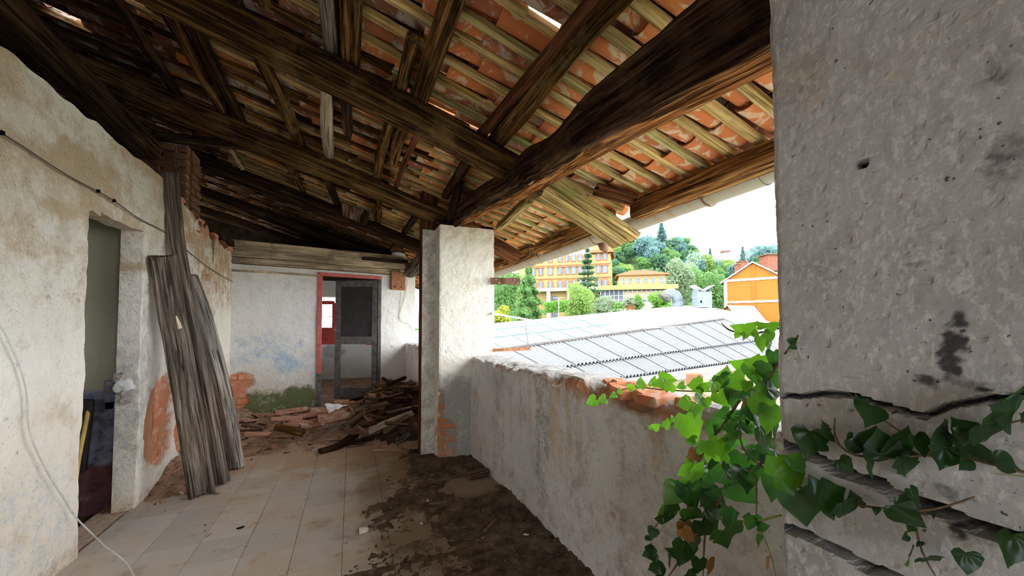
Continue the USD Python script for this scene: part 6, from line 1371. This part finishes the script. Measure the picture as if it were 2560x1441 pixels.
dplank('thick dark timber end pushed against the pillar foot', (1010, 1050), 5.4, (1056, 1040), 5.2, .11, .10, 'wood_dark', 318)
dplank('short crossed plank on the heap right of the pale one', (1000, 1022), 5.7, (1052, 1052), 5.35, .09, .05, 'wood_debris', 319)
dplank('dark slat leaning on the rear of the heap by the door', (948, 1012), 6.4, (985, 985), 6.7, .07, .03, 'wood_debris', 320)
dplank('thin crooked twig-like stick at the front right of the heap', (990, 1092), 4.8, (994, 1120), 4.6, .02, .02, 'wood_debris', 321, 2)
dplank('small dark timber block low in the heap', (955, 1112), 4.85, (992, 1102), 4.85, .07, .06, 'wood_dark', 322)
dplank('flat dark slat half covered by bark at the heap front', (870, 1110), 4.9, (930, 1098), 5.0, .08, .03, 'wood_dark', 323)
dplank('small plank scrap lying in the rubble by the leaning log', (612, 1062), 5.9, (660, 1070), 5.6, .08, .025, 'wood_debris', 324)
dplank('thin lath in the rubble before the brick patch', (598, 1078), 5.3, (655, 1076), 5.3, .04, .02, 'wood_debris', 325)
q = random.Random(19)
for k in range(26):
    x, y = q.gauss(.62, .20), q.uniform(4.95, 6.9); x = min(max(x, .15), .80 if y < 4.7 else .95); z = floor_h(x, y) + q.uniform(.03, .14); L = q.uniform(.22, .6); a = q.gauss(.1, .7); c = np.array([x, y, z]); d = np.array([math.cos(a), math.sin(a), q.gauss(0, .22)]) * L / 2
    if (c + d)[0] > 1.0 or (c - d)[0] > 1.0: c[0] -= .2
    timber('broken_lath', 'dark splintered lath lying in the tangle of the debris heap', [c - d, c, c + d], q.uniform(.03, .10), q.uniform(.02, .06), q.choice(['wood_dark', 'wood_debris', 'wood_debris']), 'lath', group='splintered laths of the debris heap', up=unit(np.array([q.gauss(0, .4), q.gauss(0, .4), 1])), n=6, seg=12, seed=400 + k, amp=.007, ragged=.03)
V, F = lump(gy(1040, 985, 6.35), (.26, .24, .22), 88, 3, .3); mesh('/World', 'stone_block', V, F, 'grey_stone', False, rest=V, label='grey stone lump on the heap against the parapet', cat='stone')
V, F = lump(gy(1046, 1030, 5.5), (.2, .2, .15), 89, 2, .3); mesh('/World', 'stone_block', V, F, 'grey_stone', False, rest=V, label='darker stone lump lower on the heap beside the pillar', cat='stone')
# torn white sheet
us, vs = np.linspace(0, 1, 14), np.linspace(0, 1, 10); P = []
for u in us:
    for v in vs:
        p = gy(812 + 62 * u, 1010 + 2 * u, 6.0) * (1 - v) + gy(822 + 30 * u, 1034 - 14 * u, 5.75) * v; p = p + np.array([0, 0, .006 * math.sin(u * 14) + .006 * math.sin(v * 11 + u * 6)]); P.append(p)
idx = np.arange(140).reshape(14, 10); F = np.stack([idx[:-1, :-1], idx[1:, :-1], idx[1:, 1:], idx[:-1, 1:]], -1).reshape(-1, 4)
mesh('/World', 'plastic_sheet', np.array(P), F, 'white_plastic', True, rest=np.array(P), label='torn white plastic sheet crumpled at the foot of the red door frame', cat='sheet')
# ---- small things on the floor
V, F = lump(gz(905, 1327, .012), (.085, .07, .03), 3, 2, .15); V[:, 0] = np.maximum(V[:, 0], gz(905, 1327)[0] - .018); mesh('/World', 'ceramic_shard', V, F, 'shell_white', 30, rest=V, label='half-round white ceramic shard lying on the tiles', cat='shard')
for k, (px, py, s, lb) in enumerate(((1068, 1252, .02, 'small white chip on the dark soil nearest the centre'), (1053, 1310, .018, 'white sliver on the soil below the first chip'), (1315, 1337, .022, 'white triangular chip on the soil near the parapet'), (600, 1320, .03, 'dark curled leaf on the tiles'), (522, 1340, .02, 'small red clay crumb on the tiles near the cable'))):
    V, F = shard(s, 900 + k, .3); mesh('/World', 'dead_leaf' if 'leaf' in lb else 'chip', V @ rotm(.3, .2, k).T + gz(px, py, floor_h(*gz(px, py)[:2]) + .008), F, 'shell_white' if 'white' in lb else ('black' if 'dark' in lb else 'terracotta_broken'), False, rest=V, label=lb, cat='leaf' if 'leaf' in lb else 'chip')
p = gz(1200, 1196, 0); timber('broken_plank', 'short charred plank offcut lying by the parapet foot', [p + np.array([-.11, .0, .035]), p + np.array([.09, .03, .04])], .08, .05, 'wood_debris', 'plank', up=Z, n=9, seed=330, amp=.003)
V, F, Rr = tube([gz(1210, 1330, .02), gz(1240, 1300, .03)], .012, 6, .03); mesh('/World', 'twig', V, F, 'ivy_stem', True, rest=Rr, label='dry twig lying on the dark soil', cat='twig')
# ================================================================== IVY
ZX = lambda x, y: (1450 + x / 2.1802, 780 + y / 2.1802)                # survey grid of the ivy corner
def ivy_point(x, y, lift=0.0):
    """Where a sight line meets the surface that the ivy clings to: the near pillar's face, else a loose curtain before the parapet."""
    px, py = ZX(x, y); p = gx(px, py, NX)
    if px > 1951 and p[1] < ny1 + .02: q = gx(px, py, NX - .018 - lift); return q
    c = 1.06 if y > 380 else 1.20
    q = gx(px, py, c - lift)
    t = sstep(1780, 1951, px); d0 = (q - CAM) @ FW; d1 = (gx(1951, py, NX - .03) - CAM) @ FW
    return at(px, py, min(d0, d0 * (1 - t) + (d1 + .10) * t) - lift)
LEAF = [(0.0, 0.0), (-.16, .20), (-.10, .40), (.10, .50), (.30, .46), (.42, .40), (.60, .30), (.80, .13), (1.0, 0.0)]
def leaf_mesh(c, tip, nrm, size, seed):
    q = random.Random(seed); lob = q.uniform(.85, 1.2); V, F, Rc = [], [], []
    ang5 = q.random() < .45
    t, s, n = axes(tip, nrm); n = unit(nrm - (nrm @ t) * t); s = np.cross(n, t)
    prof = [(x, w * lob * (1.0 + (.16 if ang5 and i in (3, 5) else 0) - (.10 if ang5 and i == 4 else 0)) * q.uniform(.93, 1.07)) for i, (x, w) in enumerate(LEAF)]
    fold, droop = q.uniform(.05, .28), q.uniform(-.05, .32)
    for i, (x, w) in enumerate(prof):
        xm = x if i not in (1, 2) else max(x, .0)
        for k, f in enumerate((-1, -.5, 0, .5, 1)):
            xx = (x if abs(f) > .6 else (xm * (1 - abs(f) * .0) if i > 2 else 0.0 + .03 * i)); yy = f * w
            zz = fold * abs(yy) - droop * (xx ** 2) + .05 * math.sin(yy * 9 + seed) * abs(f)
            V.append((xx, yy, zz))
    V = np.array(V); Rc = V.copy(); m = len(prof)
    for i in range(m - 1):
        for k in range(4):
            a = i * 5 + k; F.append((a, a + 5, a + 6, a + 1))
    W = c + (V[:, :1] * t + V[:, 1:2] * s + V[:, 2:] * n) * size
    return W, np.array(F), Rc
def add_leaf(plant, x, y, size_px, ang, seed, mat, lift=.0, tiltr=.5):
    q = random.Random(seed); p = ivy_point(x, y, lift + q.uniform(.0, .03)); d = (p - CAM) @ FW
    a = math.radians(ang + q.gauss(0, 8)); size = size_px / 2.1802 / FOC * d
    tip = RT * math.cos(a) - UP * math.sin(a) + FW * q.gauss(-.1, .30); nrm = -FW + RT * q.gauss(0, tiltr) + UP * q.gauss(.25, tiltr)
    W, F, Rc = leaf_mesh(p - unit(tip) * size * .45, tip, unit(nrm), size, seed)
    mesh(plant, 'leaf', W, F, mat, True, rest=Rc)
    return p - unit(tip) * size * .45
IV = thing('ivy', 'bright backlit ivy hanging over the parapet corner, one runner crossing the near pillar', 'ivy')
IW = thing('ivy', 'ivy branch in the shaded leaf colour creeping in from the right across the cracked near pillar', 'ivy')
STEMS = [(IV, [(1190, 130), (1130, 210), (1080, 280), (1000, 420), (900, 520), (868, 580), (860, 660), (900, 780), (1000, 850), (1150, 930), (1270, 1000), (1430, 1045), (1700, 1080), (1850, 1095), (1960, 1080), (2150, 1010)], 10),
 (IV, [(880, 470), (780, 620), (700, 720), (650, 800), (600, 950), (580, 1150), (575, 1270), (530, 1380), (470, 1460)], 12),
 (IV, [(1000, 820), (850, 920), (780, 1000), (720, 1090), (680, 1200), (670, 1460)], 14),
 (IV, [(1050, 410), (900, 430), (800, 455), (620, 510), (560, 560), (480, 630), (350, 640)], 8),
 (IV, [(1040, 400), (900, 425), (700, 435), (500, 430), (300, 410), (200, 430), (110, 505), (50, 512)], 7),
 (IV, [(1085, 90), (960, 120), (860, 115), (800, 95), (770, 60)], 9),
 (IV, [(1095, 1110), (980, 1140), (860, 1140), (740, 1130), (600, 1080), (540, 1080), (420, 1150), (380, 1230), (395, 1320), (440, 1460)], 8),
 (IV, [(960, 1100), (970, 1180), (1010, 1240), (1050, 1330), (1070, 1460)], 8),
 (IV, [(1060, 330), (1000, 300), (900, 300), (820, 350)], 8),
 (IV, [(960, 880), (965, 1000), (960, 1100)], 10),
 (IV, [(1830, 1170), (1830, 1270), (1870, 1360), (1950, 1460)], 10),
 (IW, [(2440, 880), (2230, 820), (2080, 790), (1980, 760), (1850, 790), (1560, 800), (1450, 790), (1385, 740), (1370, 680), (1390, 580)], 14),
 (IW, [(1880, 770), (2000, 720), (2110, 690), (2210, 630), (2440, 585)], 16),
 (IW, [(1740, 650), (1640, 590), (1560, 520), (1460, 440)], 9), (IW, [(2440, 900), (2330, 880), (2240, 880)], 6)]
for plant, pts, wpx in STEMS:
    P = [ivy_point(x, y, .004) for x, y in pts]; d = np.mean([(p - CAM) @ FW for p in P]); r = wpx / 2 / 2.1802 / FOC * d
    V, F, Rr = tube(P, [r] * (len(P) - 1) + [r * .45], 7, .018); V = V + (fbm(V * 90, 2, 5) - .5)[:, None] * r * .7
    mesh(plant, 'stem', V, F, 'ivy_stem' if wpx > 8 else 'ivy_stem_young', True, rest=Rr)
L_BR = [(610, 640, 195, 75), (565, 505, 90, 170), (630, 540, 82, 95), (640, 480, 80, 200), (690, 500, 60, 90), (730, 420, 82, 110), (780, 480, 92, 60), (800, 345, 112, -80), (680, 400, 72, -60), (625, 400, 80, 180), (550, 405, 52, 170), (490, 402, 64, -90), (480, 370, 84, 0), (430, 390, 70, 180), (400, 378, 62, -90), (330, 388, 62, -70), (270, 408, 46, 200), (215, 430, 36, -90), (180, 458, 42, 160), (120, 480, 52, 170), (60, 490, 62, 160), (850, 385, 115, 150), (870, 290, 100, 200), (905, 410, 62, 100),
 (870, 85, 92, 190), (935, 82, 84, -60), (1000, 75, 64, 0), (1055, 78, 74, -10), (1030, 140, 74, 100), (900, 135, 52, 110), (960, 132, 62, 60), (855, 128, 42, 120), (990, 175, 92, 100), (1040, 190, 84, 60), (950, 285, 112, 200), (470, 605, 58, -60), (420, 625, 44, -40), (385, 632, 34, 190), (505, 590, 40, 150),
 (680, 740, 110, 10), (720, 750, 110, 60), (800, 720, 110, -20), (580, 870, 104, 160), (640, 890, 115, 60), (560, 930, 60, 150), (720, 800, 100, 120), (800, 800, 100, 90), (600, 700, 70, 190), (1140, 855, 215, -22), (1180, 810, 120, -40), (1020, 500, 180, 30), (1040, 590, 150, 100), (830, 690, 112, -30), (450, 1090, 62, 150), (500, 1005, 142, 150)]
L_DK = [(1060, 260, 92, 80), (1020, 330, 112, 90), (960, 345, 122, 100), (840, 470, 122, 80), (900, 470, 122, 200), (960, 560, 122, 60), (1060, 430, 122, 0), (1000, 640, 165, 100), (1010, 700, 142, 80), (890, 560, 82, 120), (760, 620, 112, 120), (720, 650, 92, 100), (1060, 640, 120, 90), (620, 770, 92, 150), (600, 830, 64, 90), (680, 850, 64, 180), (750, 870, 112, 20), (800, 920, 82, 160), (870, 830, 122, 90), (900, 920, 132, 100), (950, 880, 112, 110), (1000, 790, 102, 40), (930, 780, 82, 100), (1030, 820, 92, 60), (490, 1100, 112, 110), (600, 1010, 145, 80), (690, 1010, 132, 120), (740, 1000, 102, 200), (740, 1075, 130, 0), (630, 1110, 112, 60), (705, 1185, 160, 55), (790, 1235, 150, 75), (900, 990, 160, 55), (1055, 965, 142, 100), (830, 1110, 135, 10), (845, 1165, 102, 150), (930, 1150, 92, 90), (1000, 1170, 64, 0), (980, 1250, 72, 100), (570, 1130, 52, 180), (620, 1260, 82, 110), (510, 1310, 84, 190), (560, 1320, 132, 110), (490, 1360, 64, 100), (650, 1390, 84, 100), (600, 1435, 64, 180), (430, 1130, 52, 200), (395, 1210, 62, 120), (370, 1280, 44, 180), (375, 1320, 74, 150), (400, 1310, 62, -80), (425, 1385, 92, -100), (400, 1400, 62, 150), (440, 1430, 64, 90), (380, 1240, 52, 60), (900, 640, 80, 20), (830, 640, 90, 200), (780, 560, 80, 160), (940, 500, 100, 150), (700, 930, 80, 30), (660, 960, 90, 170), (860, 980, 70, 90), (540, 960, 60, 120), (820, 870, 80, 0),
 (1210, 1070, 192, 85), (1360, 990, 182, -15), (1455, 1090, 135, 60), (1495, 1018, 84, -100), (1790, 1110, 145, 50), (1830, 1010, 94, 60), (1615, 1090, 42, 100), (1925, 1115, 38, 80), (1800, 1182, 52, 150), (1772, 1230, 52, 170), (1795, 1350, 115, 70), (1925, 1350, 112, 25), (1848, 1272, 42, 90), (1165, 155, 46, -60), (1158, 192, 34, 150), (1170, 185, 30, 20)]
L_IW = [(1245, 720, 155, 110), (1335, 625, 72, -110), (1350, 672, 92, 40), (1320, 740, 62, 150), (1580, 560, 155, 150), (1520, 480, 52, 30), (1495, 730, 104, 50), (1450, 840, 84, 60), (1580, 700, 165, -80), (1640, 712, 155, -100), (1745, 702, 175, -80), (1580, 850, 145, 50), (1780, 850, 155, 70), (1860, 730, 115, 80), (1970, 680, 145, 160), (1990, 645, 104, -60), (2080, 630, 135, -150), (2110, 690, 104, 100), (1975, 800, 125, 100), (2100, 830, 94, 150), (2180, 760, 210, 10), (2270, 640, 190, 20), (2310, 540, 215, 180), (2395, 430, 160, -60), (2340, 830, 135, 20), (2350, 1300, 180, 100), (2110, 1370, 115, 100), (2415, 580, 54, 90), (2420, 1240, 90, 60)]
sd = 2000
for plant, L_, mat, lf in ((IV, L_DK, 'ivy_leaf_shaded', .0), (IV, L_BR, 'ivy_leaf_lit', .02), (IW, L_IW, 'ivy_leaf_shaded', .0)):
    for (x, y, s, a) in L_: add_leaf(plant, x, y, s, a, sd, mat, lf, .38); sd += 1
for (x, y, s, a) in ((580, 1205, 100, 95), (590, 1215, 80, 60), (575, 1200, 80, 130), (710, 1400, 90, 80), (1020, 1370, 66, 100), (895, 505, 56, 120), (610, 785, 70, 160)): add_leaf(IV, x, y, s, a, sd, 'ivy_leaf_dead', .03, .7); sd += 1
# small extra foliage filling the shaded heart of the plant
q = random.Random(3)
for k in range(46):
    x, y = q.gauss(920, 110), q.uniform(380, 980)
    if x > 1085: continue
    add_leaf(IV, x, y, q.uniform(60, 110), q.uniform(0, 360), sd, 'ivy_leaf_shaded' if q.random() < .75 else 'ivy_leaf_lit', -.05, .6); sd += 1
